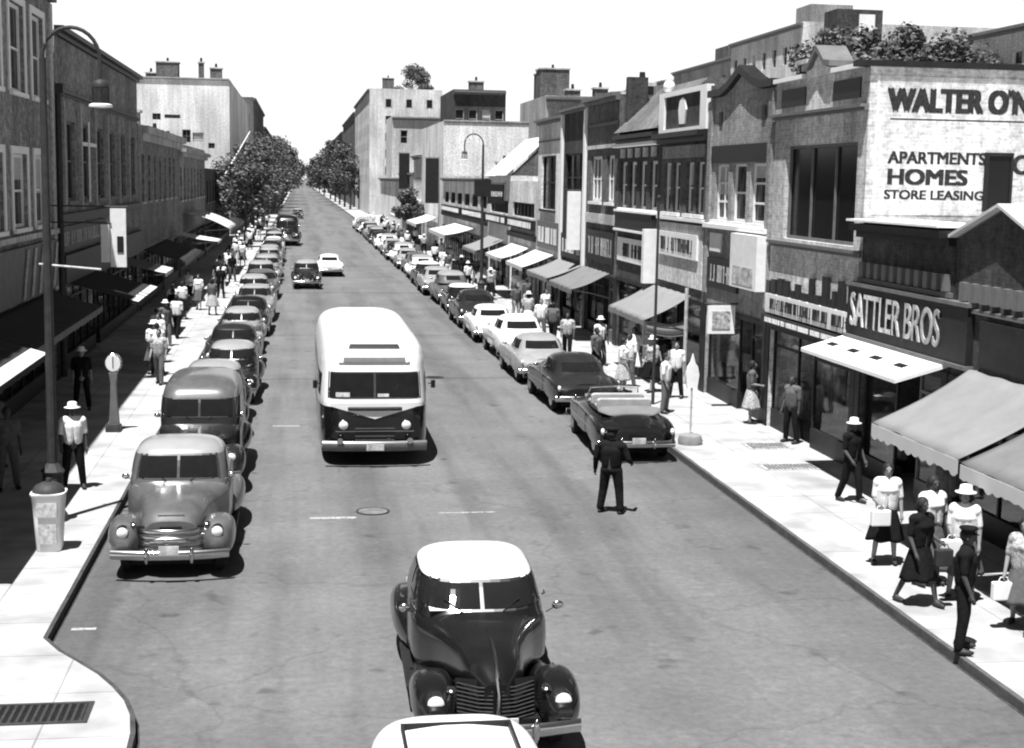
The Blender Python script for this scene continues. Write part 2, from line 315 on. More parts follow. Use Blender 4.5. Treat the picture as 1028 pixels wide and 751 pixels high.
# ---------------------------------------------------------------- buildings
def AR(X): return lambda u, z, d: (X+d, u, z)
def AL(X): return lambda u, z, d: (X-d, u, z)
def AF(Y): return lambda u, z, d: (u, Y+d, z)
def sheet(mb, A, u0, u1, z0, z1, ops, rev=.2):
    us = sorted({u0,u1,*[o[0] for o in ops],*[o[1] for o in ops]}); zs = sorted({z0,z1,*[o[2] for o in ops],*[o[3] for o in ops]})
    for a, b in zip(us, us[1:]):
        for c, d in zip(zs, zs[1:]):
            um, zm = (a+b)/2, (c+d)/2
            if any(o[0] < um < o[1] and o[2] < zm < o[3] for o in ops): continue
            mb.quad(A(a,c,0),A(b,c,0),A(b,d,0),A(a,d,0))
    for o in ops:
        a, b, c, d = o[:4]; r = o[4] if len(o) > 4 else rev
        mb.quad(A(a,c,0),A(a,d,0),A(a,d,r),A(a,c,r)); mb.quad(A(b,c,0),A(b,d,0),A(b,d,r),A(b,c,r))
        mb.quad(A(a,d,0),A(b,d,0),A(b,d,r),A(a,d,r))
        if c > .2: mb.quad(A(a,c,0),A(b,c,0),A(b,c,r),A(a,c,r))
        mb.quad(A(a,c,r),A(b,c,r),A(b,d,r),A(a,d,r))
def window(b, A, u0, u1, z0, z1, fm, bars=(1,1), rev=.2, sill=True, surround=0, blind=None, fw=.07, lintel=0, label=None):
    mb = MB(); d0, d1 = rev-.09, rev-.03
    mb.ub(A,u0,u0+fw,z0,z1,d0,d1).ub(A,u1-fw,u1,z0,z1,d0,d1).ub(A,u0+fw,u1-fw,z1-fw,z1,d0,d1).ub(A,u0+fw,u1-fw,z0,z0+fw,d0,d1)
    nv, nh = bars
    for i in range(1, nv+1): c = u0+(u1-u0)*i/(nv+1); mb.ub(A,c-.03,c+.03,z0+fw,z1-fw,d0+.01,d1)
    for i in range(1, nh+1): c = z0+(z1-z0)*i/(nh+1); mb.ub(A,u0+fw,u1-fw,c-.03,c+.03,d0+.015,d1-.002)
    if surround: 
        s = surround; mb.ub(A,u0-s,u0-.002,z0-.02,z1+s,-.04,.03).ub(A,u1+.002,u1+s,z0-.02,z1+s,-.04,.03).ub(A,u0,u1,z1+.002,z1+s,-.035,.03)
    if lintel: mb.ub(A,u0-.12,u1+.12,z1+.003,z1+lintel,-.05,.03)
    w = part('window', mb, fm, b)
    if label: w['label'] = label
    part('pane', MB().quad(A(u0,z0,rev-.02),A(u1,z0,rev-.02),A(u1,z1,rev-.02),A(u0,z1,rev-.02)), M['pane'], w)
    if blind: part('blind', MB().ub(A,u0+fw,u1-fw,z1-fw-(z1-z0)*blind,z1-fw,rev-.035,rev-.028), M['blind'], w)
    if sill: part('sill', MB().ub(A,u0-.1,u1+.1,z0-.12,z0-.004,-.1,rev-.1), fm, w)
    return w
def shopfront(b, A, u0, u1, z1, dep=1.5, door=.5, m='darkp', goods=True, seed=1):
    q = random.Random(seed); zb = .15; dw = 1.1
    dc = u0+(u1-u0)*door; segs = [(u0, dc-dw/2), (dc+dw/2, u1)]
    for a, c in segs:
        if c-a < .5: continue
        mb = MB(); mb.ub(A,a,c,zb,zb+.5,.08,.3); k = max(1, int((c-a)/1.6))
        for i in range(k+1): x = a+(c-a)*i/k; x = min(max(x,a+.03),c-.03); mb.ub(A,x-.03,x+.03,zb+.5,z1-.02,.1,.17)
        mb.ub(A,a,c,z1-.55,z1-.49,.105,.165)
        w = part('shop_window', mb, M[m] if q.random() < .7 else M['greyp'], b)
        part('pane', MB().quad(A(a,zb+.5,.135),A(c,zb+.5,.135),A(c,z1,.135),A(a,z1,.135)), M['glassT'], w)
        if goods:
            mb = MB(); x = a+.1
            while x < c-.3:
                ww = q.uniform(.15,.5); hh = q.uniform(.2,1.3); z = zb+.55+(q.uniform(.1,.9) if q.random() < .4 else 0)
                dd = q.uniform(.3,.9); mb.ub(A,x,min(x+ww,c-.05),z,min(z+hh,z1-.2),dd,dd+.15); x += ww+q.uniform(.05,.35)
            part('display', mb, M['good'], w)
    mb = MB(); dd = .95; a, c = dc-dw/2, dc+dw/2
    mb.ub(A,a,a+.12,zb,z1-.5,dd,dd+.05).ub(A,c-.12,c,zb,z1-.5,dd,dd+.05).ub(A,a+.12,c-.12,zb,zb+.35,dd,dd+.05).ub(A,a+.12,c-.12,z1-.62,z1-.5,dd,dd+.05)
    d_ = part('door', mb, M['wood'], b)
    part('pane', MB().quad(A(a+.1,zb+.3,dd+.02),A(c-.1,zb+.3,dd+.02),A(c-.1,z1-.6,dd+.02),A(a+.1,z1-.6,dd+.02)), M['glassT'], d_)
    part('handle', MB().ub(A,a+.04,a+.07,zb+.9,zb+1.15,dd-.06,dd-.01), M['chrome'], d_)
def building(name, label, A, u0, u1, h, dep, wm, wins=(), shop=None, roofm='roof', grp=None, base=None, cat='building', par=.5, extra_ops=()):
    o = A(u0,0,0); b = thing(name, label, cat, (0,0,0), 0, grp)
    u0 += .012; u1 -= .012; mb = MB(); ops = [tuple(w[:4]) for w in wins]+list(extra_ops)
    if shop: ops.append((u0+.28,u1-.28,.15,shop,1.5))
    sheet(mb, A, u0, u1, 0, h, ops)
    mb.quad(A(u0,0,0),A(u0,h,0),A(u0,h,dep),A(u0,0,dep)); mb.quad(A(u1,0,0),A(u1,h,0),A(u1,h,dep),A(u1,0,dep)); mb.quad(A(u0,0,dep),A(u1,0,dep),A(u1,h,dep),A(u0,h,dep))
    # parapet inner faces
    t = .25; mb.quad(A(u0+t,h-par,t),A(u1-t,h-par,t),A(u1-t,h,t),A(u0+t,h,t)); mb.quad(A(u0,h,0),A(u1,h,0),A(u1-t,h,t),A(u0+t,h,t))
    mb.quad(A(u0+t,h-par,t),A(u0+t,h,t),A(u0+t,h,dep-t),A(u0+t,h-par,dep-t)); mb.quad(A(u1-t,h-par,t),A(u1-t,h,t),A(u1-t,h,dep-t),A(u1-t,h-par,dep-t))
    mb.quad(A(u0,h,0),A(u0+t,h,t),A(u0+t,h,dep-t),A(u0,h,dep)); mb.quad(A(u1,h,0),A(u1-t,h,t),A(u1-t,h,dep-t),A(u1,h,dep))
    mb.quad(A(u0,h,dep),A(u1,h,dep),A(u1-t,h,dep-t),A(u0+t,h,dep-t)); mb.quad(A(u0+t,h-par,dep-t),A(u1-t,h-par,dep-t),A(u1-t,h,dep-t),A(u0+t,h,dep-t))
    part('wall', mb, M[wm], b, fix=False)
    part('roof', MB().quad(A(u0+t,h-par,t),A(u1-t,h-par,t),A(u1-t,h-par,dep-t),A(u0+t,h-par,dep-t)), M[roofm], b)
    for w in wins:
        k = dict(w[4]) if len(w) > 4 else {}
        window(b, A, w[0], w[1], w[2], w[3], k.pop('fm', M['whitep']), **k)
    if shop:
        part('shop_surround', MB().ub(A,u0+.005,u0+.27,.152,shop+.04,-.035,-.003).ub(A,u1-.27,u1-.005,.152,shop+.04,-.035,-.003).ub(A,u0+.271,u1-.271,shop-.1,shop+.04,-.035,.2), M['darkp'], b)
        shopfront(b, A, u0+.3, u1-.3, shop, seed=int(abs(u0)*10), door=rnd.uniform(.3,.7))
    return b
def cornice(b, A, u0, u1, z, h, proj, m, name='cornice', dentil=0):
    mb = MB(); mb.ub(A,u0+.015,u1-.015,z,z+h*.5,-proj*.5,-.002); mb.ub(A,u0+.015,u1-.015,z+h*.5,z+h,-proj,-.002)
    if dentil:
        k = int((u1-u0)/dentil)
        for i in range(k): a = u0+.1+(u1-u0-.2)*i/k; mb.ub(A,a,a+dentil*.5,z-dentil*.8,z-.002,-proj*.45,-.002)
    return part(name, mb, m, b)
def band(b, A, u0, u1, z0, z1, m, proj=.05, name='band'): return part(name, MB().ub(A,u0+.014,u1-.014,z0,z1,-proj,-.002), m, b)

def text(name, s, h, w, loc, rot, m, parent=None, bold=.0, ext=.012, thick=.06):
    cu = bpy.data.curves.new(name, 'FONT'); cu.body = s; cu.size = 1; cu.offset = bold; cu.extrude = ext; cu.resolution_u = 4
    o = bpy.data.objects.new('tmp_text', cu); COL.objects.link(o); dg = bpy.context.evaluated_depsgraph_get(); dg.update()
    me = bpy.data.meshes.new_from_object(o.evaluated_get(dg)); me.name = name; bpy.data.objects.remove(o)
    xs = [v.co.x for v in me.vertices]; ys = [v.co.y for v in me.vertices]; x0, x1, y0, y1 = min(xs), max(xs), min(ys), max(ys)
    sx, sy = w/(x1-x0), h/(y1-y0)
    T = Matrix.Translation(Vector(loc)) @ Euler(rot).to_matrix().to_4x4()
    for v in me.vertices: v.co = T @ Vector(((v.co.x-x0)*sx, (v.co.y-y0)*sy, v.co.z))
    v0 = [tuple(v.co) for v in me.vertices]; f0 = [tuple(p.vertices) for p in me.polygons]; mbt = MB(); hx = T.to_3x3() @ Vector((1,0,0)); hy = T.to_3x3() @ Vector((0,1,0)); hz = T.to_3x3() @ Vector((0,0,1))
    for i_, (ax, ay) in enumerate(((-1,-.5),(0,0),(1,.5),(1,-.5),(-1,.5))):
        d_ = hx*ax*h*thick+hy*ay*h*thick+hz*.0008*i_; mbt.add([Vector(v)+d_ for v in v0], f0)
    me = mbt.mesh(name); me.materials.append(m)
    o = bpy.data.objects.new(name, me); COL.objects.link(o)
    if parent: o.parent = parent
    return o
RF = (R(90),0,0)                     # reads towards -Y (the camera)
RRs = (R(90),0,R(-90))               # on the right-hand fronts, facing -X
def glyphs(A, u0, u1, z0, z1, seed, d=-.09, dens=.8):    # weathered lettering too small to be read: strokes only
    q = random.Random(seed); mb = MB(); u = u0; h = z1-z0
    while u < u1-h*.3:
        w = h*q.uniform(.3,.5)
        if q.random() < .14: u += w; continue
        mb.ub(A,u,u+h*.12,z0,z1,d,d+.015)
        if q.random() < .6: mb.ub(A,u+w*.8,u+w*.8+h*.1,z0,z1,d,d+.015)
        zz = q.choice((z0, z1-h*.14, (z0+z1)/2)); mb.ub(A,u+h*.12,u+w*.8,zz,zz+h*.13,d,d+.015); u += w+h*.2
    return mb
def sign(label, A, u0, u1, z0, z1, bm, lm=None, seed=1, proj=.07, grp='shop sign boards', lett=None, name='shop_sign', frame=None):
    t = thing(name, label, 'sign', (0,0,0), 0, grp)
    part('board', MB().ub(A,u0,u1,z0,z1,-proj,-.004), bm, t)
    if frame: part('frame', MB().ub(A,u0-.05,u1+.05,z1+.002,z1+.08,-proj-.05,-.004).ub(A,u0-.05,u1+.05,z0-.08,z0-.002,-proj-.05,-.004), frame, t)
    if lm:
        hh = (z1-z0); part('lettering', glyphs(A,u0+.3,u1-.3,z0+hh*.22,z1-hh*.22,seed,-proj-.02), lm, t)
    return t
def awning(label, sg, X, u0, u1, zt, proj, zb, cm, vm=None, val=.25, grp='canvas awnings over the pavement', sag=.05, fold=False, edge=0):
    X0 = X-sg*.03; A = (lambda u, z, d: (X0-sg*d, u, z))
    t = thing('awning', label, 'awning', (0,0,0), 0, grp); n = 10
    ribs = max(2, round((u1-u0)/1.1)); us = [u0+(u1-u0)*i/36 for i in range(37)]; vs = [i/8 for i in range(9)]; qa = random.Random(int(u0*7))
    fn = lambda u, v: A(u, zt+(zb-zt)*v - sag*math.sin(math.pi*v)*(.6+.4*math.cos(2*math.pi*(u-u0)/(u1-u0)*2)) - .022*abs(math.sin(math.pi*(u-u0)/(u1-u0)*ribs))*v - .012*math.sin(u*7+v*5), .05+(proj-.05)*v)
    o = part('canopy', MB().grid(fn, us, vs), cm, t, smooth=60); s = o.modifiers.new('solid', 'SOLIDIFY'); s.thickness = .012
    if edge: part('sunlit_edge', MB().grid(lambda u, v: A(u, zt+(zb-zt)*v+.012, .05+(proj-.05)*v), [u0,u1], [1-edge/proj,1.004]), M['canvasW'], t)  # white strip paints in the sun falling on the canopy's outer edge
    mb = MB(); k = max(4, int((u1-u0)/.28))
    for i in range(k):
        a, b = u0+(u1-u0)*i/k, u0+(u1-u0)*(i+1)/k; mid = (a+b)/2
        vz = zb-.01; w_ = val*qa.uniform(.8,1.05); mb.prism(A, [(a,vz),(a,vz-val*.8),(a+(b-a)*.25,vz-w_*.94),(mid,vz-w_),(b-(b-a)*.25,vz-w_*.94),(b,vz-val*.8),(b,vz)], proj+.006, proj+.016)
    part('valance', mb, vm or cm, t)
    for u in (u0+.03, u1-.03):
        part('arm', MB().tube([A(u,zb-.03,proj-.03),A(u,zb-.15,proj*.5),A(u,zb-.35,.03)], .018, 6), M['iron'], t)
    part('front_bar', MB().tube([A(u0,zb-.03,proj-.02),A(u1,zb-.03,proj-.02)], .02, 6), M['iron'], t)
    if fold:
        for k_ in range(1): part('side_curtain', MB().grid(lambda u, v: A(u0+.05+.03*math.sin(v*9), zb-.02-.1*math.sin(u*math.pi)-v*.45*(1-u*.2), .1+(proj-.2)*u), [i/8 for i in range(9)], [i/5 for i in range(6)]), cm, t, smooth=60)
    return t

A = AR(XR)
# R0 - low dark shops nearest on the right, with a corbelled parapet
def wset(lo, hi, n, z0, z1, w, **k):
    out = []; st = (hi-lo)/n
    for i in range(n): c = lo+st*(i+.5); out.append((c-w/2, c+w/2, z0, z1, k))
    return out
def corbels(b, A, u0, n, st, w, z0, z1, d, m, nm='corbel'):
    me = None
    for i in range(n):
        if me is None:
            o = part(nm, MB().ub(A,u0,u0+w,z0,z1,-d,-.002), m, b); me = o.data
        else:
            o = bpy.data.objects.new(nm, me); COL.objects.link(o); o.parent = b; k = Vector(A(u0+i*st,0,0))-Vector(A(u0,0,0)); o.location = k
b = building('shop_building','low dark brick shop with corbelled parapet beneath the painted white wall',A,26.3,31.0,5.85,14,'brickD',shop=3.0,roofm='roofL',par=.06)
cornice(b,A,26.3,31.0,5.5,.3,.35,M['darkp']); corbels(b,A,26.45,11,.42,.2,4.62,4.95,.12,M['greyp'])
part('coping', MB().ub(A,26.32,30.98,5.852,5.9,-.42,1.2), M['whitep'], b)
band(b,A,26.3,31.0,4.5,4.6,M['greyp'],.09)
b = building('shop_building','low dark brick shop with a pale-roofed gable at the right edge',A,14.0,26.28,5.5,9,'brickD',shop=3.0,roofm='roofL',par=.06)
corbels(b,A,14.3,28,.42,.2,4.5,4.85,.12,M['greyp'])
band(b,A,14.0,26.26,4.3,4.38,M['greyp'],.09)
part('gable', MB().prism(A,[(22.5,5.5),(26.27,5.5),(26.27,5.62),(24.4,6.25),(22.5,5.55)],-.02,8.9), M['brickD'], b)
for (ua,za,ub_,zb_) in ((26.34,5.66,24.4,6.29),(22.2,5.5,24.4,6.29)):
    part('gable_roof', MB().add([A(ua,za,-.18),A(ub_,zb_,-.18),A(ub_,zb_,9),A(ua,za,9),A(ua,za+.06,-.18),A(ub_,zb_+.06,-.18),A(ub_,zb_+.06,9),A(ua,za+.06,9)],[(0,3,2,1),(4,5,6,7),(0,1,5,4),(1,2,6,5),(2,3,7,6),(3,0,4,7)]), M['roofL'], b)
# R1 - tall pale building with the big dark window and the painted advertising wall
b = building('pale_brick_building','tall pale brick building with one huge dark window, small pediment and painted advertising side wall',A,31.0,37.4,9.25,22,'brickP',wins=[(31.55,36.45,5.25,7.62,dict(fm=M['greyp'],bars=(2,0),fw=.08,sill=False))],shop=2.9)
cornice(b,A,31.0,37.4,5.02,.16,.14,M['greyp'])
cornice(b,A,31.0,37.4,8.3,.14,.2,M['greyp'])
part('parapet_panel', MB().ub(A,31.5,33.2,8.6,9.05,-.03,-.003), M['darkp'], b); part('parapet_panel', MB().ub(A,35.1,36.9,8.6,9.05,-.03,-.003), M['darkp'], b)
part('coping', MB().ub(A,31.0,33.19,9.252,9.36,-.12,.3), M['whitep'], b); part('coping', MB().ub(A,35.11,37.38,9.252,9.36,-.12,.3), M['whitep'], b)
part('pediment', MB().prism(A,[(33.3,9.252),(35.0,9.252),(35.0,9.4),(34.6,9.45),(34.15,9.8),(33.7,9.45),(33.3,9.4)],-.06,.24), M['stucco'], b)
part('pediment_cap', MB().prism(A,[(33.2,9.42),(33.6,9.47),(34.15,9.84),(34.7,9.47),(35.1,9.42),(35.1,9.55),(34.7,9.6),(34.15,9.98),(33.6,9.6),(33.2,9.55)],-.16,.6), M['greyp'], b)
band(b,A,31.02,37.38,2.95,3.2,M['darkp'],.15,'fascia')
AW = AF(31.012)
part('painted_panel', MB().ub(AW,12.66,24,6.0,9.05,-.012,-.003), mat('painted_brick', .74, .8, kind='brick', vary=.08), b)
part('coping', MB().ub(AW,12.2,34.3,9.252,9.38,-.1,.3), M['darkp'], b)
zt = 8.28; text('painted_lettering', "WALTER O'NE", .52, 3.62, (12.95,30.997,zt), RF, M['paintl'], b, ext=.001, thick=.085)
part('painted_rule', MB().ub(AW,13.0,17.5,8.1,8.13,-.015,-.013), M['paintl'], b)
text('painted_lettering', 'APARTMENTS', .26, 2.3, (13.0,30.997,7.14), RF, M['paintl'], b, ext=.001)
text('painted_lettering', 'HOMES', .33, 1.85, (13.03,30.997,6.68), RF, M['paintl'], b, ext=.001, thick=.085)
text('painted_lettering', 'STORE LEASING', .2, 2.35, (12.95,30.997,6.35), RF, M['paintl'], b, ext=.001)
text('painted_lettering', 'C', .42, .33, (15.98,30.997,6.95), RF, M['paintl'], b, ext=.001)
wn_ = part('window', MB().ub(AW,15.28,15.38,6.1,7.42,-.06,-.013).ub(AW,15.9,15.96,6.1,7.42,-.06,-.013).ub(AW,15.38,15.9,7.34,7.42,-.06,-.013), M['darkp'], b)
part('pane', MB().ub(AW,15.38,15.9,6.1,7.34,-.03,-.014), M['pane'], wn_)
sky_deep = None
# R2 - light brick with curved pediment
b = building('grey_brick_building','grey brick building with wavy pediment and three white-framed upper windows',A,37.4,43.6,9.2,18,'brickL',
    wins=[(38.0,39.4,5.55,7.2,dict(bars=(0,2),fm=M['whitep'],blind=.2)),(39.75,41.15,5.55,7.2,dict(bars=(0,1),fm=M['whitep'])),(41.5,42.9,5.55,7.2,dict(bars=(1,2),fm=M['whitep'],blind=.5))],shop=2.9)
part('coping', MB().prism(A,[(37.45,9.22),(38.6,9.22),(39.4,9.4),(40.4,9.75),(41.4,9.4),(42.2,9.22),(43.55,9.22),(43.55,9.42),(42.3,9.42),(41.5,9.6),(40.4,9.98),(39.3,9.6),(38.5,9.42),(37.45,9.42)],-.15,.3), M['darkp'], b)
part('pediment', MB().prism(A,[(38.62,9.205),(39.4,9.38),(40.4,9.73),(41.4,9.38),(42.18,9.205)],-.004,.22), M['brickL'], b)
part('slot', MB().ub(A,38.2,38.5,8.35,8.75,-.03,-.003), M['blackp'], b); part('slot', MB().ub(A,42.3,42.6,8.35,8.75,-.03,-.003), M['blackp'], b)
band(b,A,37.6,43.4,7.25,7.75,M['darkp'],.05,'lintel'); band(b,A,37.5,43.5,5.3,5.43,M['whitep'],.18,'sill_course')
for u in (37.42,43.2): part('pilaster', MB().ub(A,u+.01,u+.37,3.3,9.1,-.08,-.003), M['brickL'], b)
# R3 - white framed attic panel
b = building('panelled_building','building with a white-framed dark attic panel and paired upper windows',A,43.6,49.6,9.6,18,'brickM',
    wins=[(44.1,45.0,5.65,7.3,dict(bars=(0,1))),(45.3,46.2,5.65,7.3,dict(bars=(0,1),blind=.4)),(47.0,47.9,5.65,7.3,dict(bars=(0,1))),(48.2,49.1,5.65,7.3,dict(bars=(0,1),blind=.6))],shop=2.9)
part('attic_frame', MB().ub(A,43.65,44.35,8.3,9.66,-.14,.1).ub(A,48.9,49.55,8.3,9.66,-.14,.1).ub(A,44.35,48.9,9.5,9.66,-.14,.1).ub(A,44.35,48.9,8.3,8.42,-.14,.1), M['whitep'], b)
part('attic_panel', MB().ub(A,44.35,48.9,8.42,9.5,-.06,-.002), M['brickD'], b)
part('emblem', MB().prism(A,[(46.3,8.55),(46.95,8.55),(47.1,9.0),(46.95,9.3),(46.62,9.4),(46.3,9.3),(46.15,9.0)],-.11,-.062), M['whitep'], b)
cornice(b,A,43.62,49.58,7.95,.33,.4,M['darkp']); band(b,A,44,49.2,7.45,7.85,M['stuccoG'],.06); band(b,A,43.7,49.5,5.4,5.5,M['whitep'],.15,'sill_course')
band(b,A,43.9,49.4,3.3,5.3,M['stucco'],.05,'panel'); part('finial', MB().ell(A(49.2,9.9,.1),(.2,.3,.22)), M['whitep'], b, True)
# R4 - slate mansard
b = building('mansard_building','building with a steep grey slate mansard roof between two parapets',A,49.6,56.4,8.5,18,'brickD',
    wins=[(50.1+i*1.6,51.2+i*1.6,5.65,7.4,dict(bars=(0,1),fw=.11)) for i in range(4)],shop=2.9)
part('mansard', MB().add([A(49.62,8.52,-.25),A(56.38,8.52,-.25),A(56.38,10.3,1.6),A(49.62,10.3,1.6),A(49.62,10.3,6),A(56.38,10.3,6),A(49.62,8.52,6),A(56.38,8.52,6)],[(0,1,2,3),(3,2,5,4),(0,3,4,6),(1,7,5,2),(0,6,7,1),(4,5,7,6)]), M['tile'], b)
cornice(b,A,49.62,56.38,8.1,.3,.35,M['darkp'],dentil=0); band(b,A,49.7,56.3,7.95,8.08,M['whitep'],.3)
corbels(b,A,50.3,5,1.25,.35,7.55,7.9,.12,M['stone'],'bracket')
part('chimney', MB().ub(A,56.0,56.36,8.6,10.7,.2,1.0), M['brickD'], b)
# R5
b = building('brick_building','dark brick building with stone courses and one wide white-silled window',A,56.4,62.8,10.0,18,'brickM',
    wins=[(57.2,58.6,5.8,7.7,dict(bars=(1,1),fw=.12)),(59.6,61.9,5.8,7.7,dict(bars=(2,1),fw=.12))],shop=2.8)
cornice(b,A,56.42,62.78,9.85,.3,.35,M['greyp']); band(b,A,56.5,62.7,8.9,9.05,M['darkp'],.06); band(b,A,56.5,62.7,8.0,8.15,M['stone'],.08); band(b,A,56.6,62.6,4.9,5.3,M['stone'],.08)
# R6 dark, R7 white framed
b = building('dark_building','tall narrow dark-fronted building between pale pilasters',A,62.8,68.9,9.9,18,'brickD',wins=[(63.6,68.1,4.6,7.9,dict(bars=(2,2),fm=M['darkp'],sill=False))],shop=2.8)
for u in (62.83,68.5): part('pilaster', MB().ub(A,u+.01,u+.38,2.9,9.8,-.12,-.003), M['whitep'], b)
cornice(b,A,62.85,68.88,9.75,.22,.25,M['greyp'])
b = building('white_building','white rendered building with one tall narrow dark window',A,68.9,76.0,9.6,18,'stucco',wins=[(70.6,74.9,5.2,7.9,dict(bars=(1,1),fm=M['darkp']))],shop=2.8)
cornice(b,A,68.95,75.95,9.5,.25,.3,M['greyp']); band(b,A,69.1,75.9,8.6,8.68,M['greyp'],.04)
# R8 low, R9 gabled, R10 white wall ...
b = building('low_shop','low white shop with dark sign bands before the gabled roof',A,76.0,86.0,6.6,16,'stucco',shop=2.7,wins=[(77,85,4.6,5.4,dict(bars=(5,0),fm=M['darkp'],sill=False))]); band(b,A,76.1,85.9,3.4,3.7,M['darkp'],.2)
b = building('gabled_shop','white shop with a steep gable end and bright sloping roof behind the street lamp',A,86.0,96.0,6.9,18,'stucco',shop=2.7,wins=[(86.8,95.2,4.6,5.4,dict(bars=(6,0),fm=M['darkp'],sill=False))])
AG = AF(86.1)
part('gable', MB().prism(AG,[(12.52,6.92),(14.9,9.2),(17.3,6.92)],0,.3), M['brickM'], b)
part('gable_roof', MB().add([(12.2,86.0,6.93),(14.9,86.0,9.35),(14.9,96,9.35),(12.2,96,6.93),(17.6,86,6.93),(17.6,96,6.93)],[(0,1,2,3),(1,4,5,2)]), M['roofL'], b)
b = building('white_shop_row','low white shop row with dark sign bands behind the right-hand street lamp',A,96.0,127.0,6.9,20,'stucco',shop=2.7,wins=[(97+i*5,100.8+i*5,4.7,5.6,dict(bars=(2,0),fm=M['darkp'],sill=False)) for i in range(6)])
cornice(b,A,96.05,126.9,6.5,.25,.3,M['greyp']); band(b,A,96.2,126.8,3.6,3.9,M['darkp'],.2)
b = building('white_wall_building','building whose big blank white end wall faces the camera behind the right-hand street lamp',AF(127.3),12.5,21.8,11.7,22,'stucco'); cornice(b,AF(127.3),12.5,21.8,11.55,.25,.1,M['stuccoG'])
def far_block(name, label, A, u0, u1, h, dep, wm, nf, nw, shop=None, ww=1.1, grp='apartment blocks in the distance', side=None, corn='greyp'):
    wins = []; fl = (h-4.6)/nf
    for j in range(nf):
        for i in range(nw):
            c = u0+(u1-u0)*(i+.5)/nw; z = 4.4+fl*j; wins.append((c-ww/2,c+ww/2,z,z+fl*.52,dict(bars=(0,1),fm=M['stone'],sill=False,blind=(.4 if (i*7+j*3)%4 == 0 else None))))
    b = building(name,label,A,u0,u1,h,dep,wm,wins=wins,shop=shop,grp=grp); cornice(b,A,u0,u1,h-.5,.4,.4,M[corn])
    if side:                                     # windows of the end wall that faces the camera
        As, a, c, m_ = side
        for j in range(nf):
            for i in range(m_):
                uc = a+(c-a)*(i+.5)/m_; z = 4.4+fl*j
                w = part('window', MB().ub(As,uc-.65,uc-.5,z,z+fl*.5,-.05,-.003).ub(As,uc+.5,uc+.65,z,z+fl*.5,-.05,-.003).ub(As,uc-.5,uc+.5,z+fl*.5-.1,z+fl*.5,-.05,-.003), M['stone'], b)
                part('pane', MB().ub(As,uc-.5,uc+.5,z,z+fl*.5-.1,-.03,-.004), M['pane'], w)
    return b
far_block('shop_row','two-storey pale shop row past the blank white end wall',A,149.6,160,9.2,16,'brickP',1,7,shop=2.7,ww=1.6,grp='low shops further along')
far_block('shop_row','two-storey dark-trimmed shop row nearer the pale apartments',A,160.3,180,7.4,16,'stucco',1,9,shop=2.7,ww=1.6,grp='low shops further along')
far_block('shop_row','low white shops below the pale apartment block',A,180.3,225,6.8,16,'stucco',1,12,ww=1.6,grp='low shops further along')
far_block('apartment_block','pale six-storey apartment block whose plain end wall faces the camera',A,262,330,22.5,13,'brickP',6,16,side=(AF(262.0),14,25,3))
far_block('apartment_block','grey six-storey apartment block receding down the right side of the street',A,332,420,21.5,13,'brickM',6,18)
far_block('apartment_block','farthest grey apartment block on the right side at the end of the street',A,424,620,20,13,'brickM',6,30,ww=1.4)
A3 = AF(150.5)
b = far_block('apartment_block','dark brick apartment building standing behind the blank white end wall',AF(151),15.8,21.3,15.9,14,'brickD',3,4,ww=.9)
b = far_block('apartment_block','white end-walled apartment building behind the low shops at left of centre',AF(210),13.2,20.2,15.5,14,'brickP',3,2,ww=1.0)
b = far_block('apartment_block','dark-windowed tenement rising behind the gabled roof',AF(118.5),33.2-13.2,33.2-5.5,13.6,14,'brickL',3,5,ww=1.0)
b = far_block('apartment_block','tallest pale apartment block high behind the right-hand shops',AR(45),128,150,21.3,20,'brickP',5,7,ww=1.2)
part('roof_house', MB().box(46,50,129,133,20.8,23), M['brickL'], b)
b = far_block('apartment_block','grey middle apartment block behind the right-hand shops',AR(45.6),150.3,176,20.2,20,'brickL',5,9,ww=1.2)
part('roof_house', MB().box(47,50,158,163,19.7,21.9), M['brickM'], b)
b = far_block('apartment_block','lower farther pale apartment block behind the right-hand shops',AR(44.6),176.3,210,19.3,20,'brickP',5,11,ww=1.2)
b = far_block('apartment_block','long pale apartment block behind the painted advertising wall',AR(45),60,125,17.0,20,'brickP',4,20,ww=1.2)
b = thing('water_tank','square rooftop tank house on legs against the sky above the trees','water tank',(47.5,122,17),0)
part('tank', MB().box(-2.2,1.9,-1.5,1.5,1.5,4.6), M['brickD'], b); part('panel', MB().box(-.2,1.2,-1.56,-1.502,1.8,4.2), M['signw'], b)
for x,y in ((-2,-1.3),(1.7,-1.3),(-2,1.3),(1.7,1.3)): part('leg', MB().box(x-.12,x+.12,y-.12,y+.12,-.6,1.499), M['iron'], b)
# flat roofs' clutter
def chimney(x, y, z, w, h, label, m='brickM'):
    t = thing('roof_chimney', label, 'chimney', (x,y,z), 0, 'chimneys and bulkheads on the roofs')
    part('stack', MB().box(-w/2,w/2,-w/2,w/2,-.5,h), M[m], t); part('cap', MB().box(-w/2-.1,w/2+.1,-w/2-.1,w/2+.1,h+.002,h+.15), M['stone'], t)
    part('pot', MB().lathe([(.15,h+.15),(.12,h+.6)], (0,0,0), n=10), M['darkp'], t)
chimney(16,266,22.5,2.0,2.0,'chimney on the pale six-storey apartment block'); chimney(19,158,15.9,1.5,1.2,'chimney behind the blank white end wall')
chimney(24,128,13.4,1.2,1.2,'left chimney of the tenement behind the gabled roof'); chimney(26.5,128,13.4,1.2,1.4,'right chimney of the tenement behind the gabled roof')

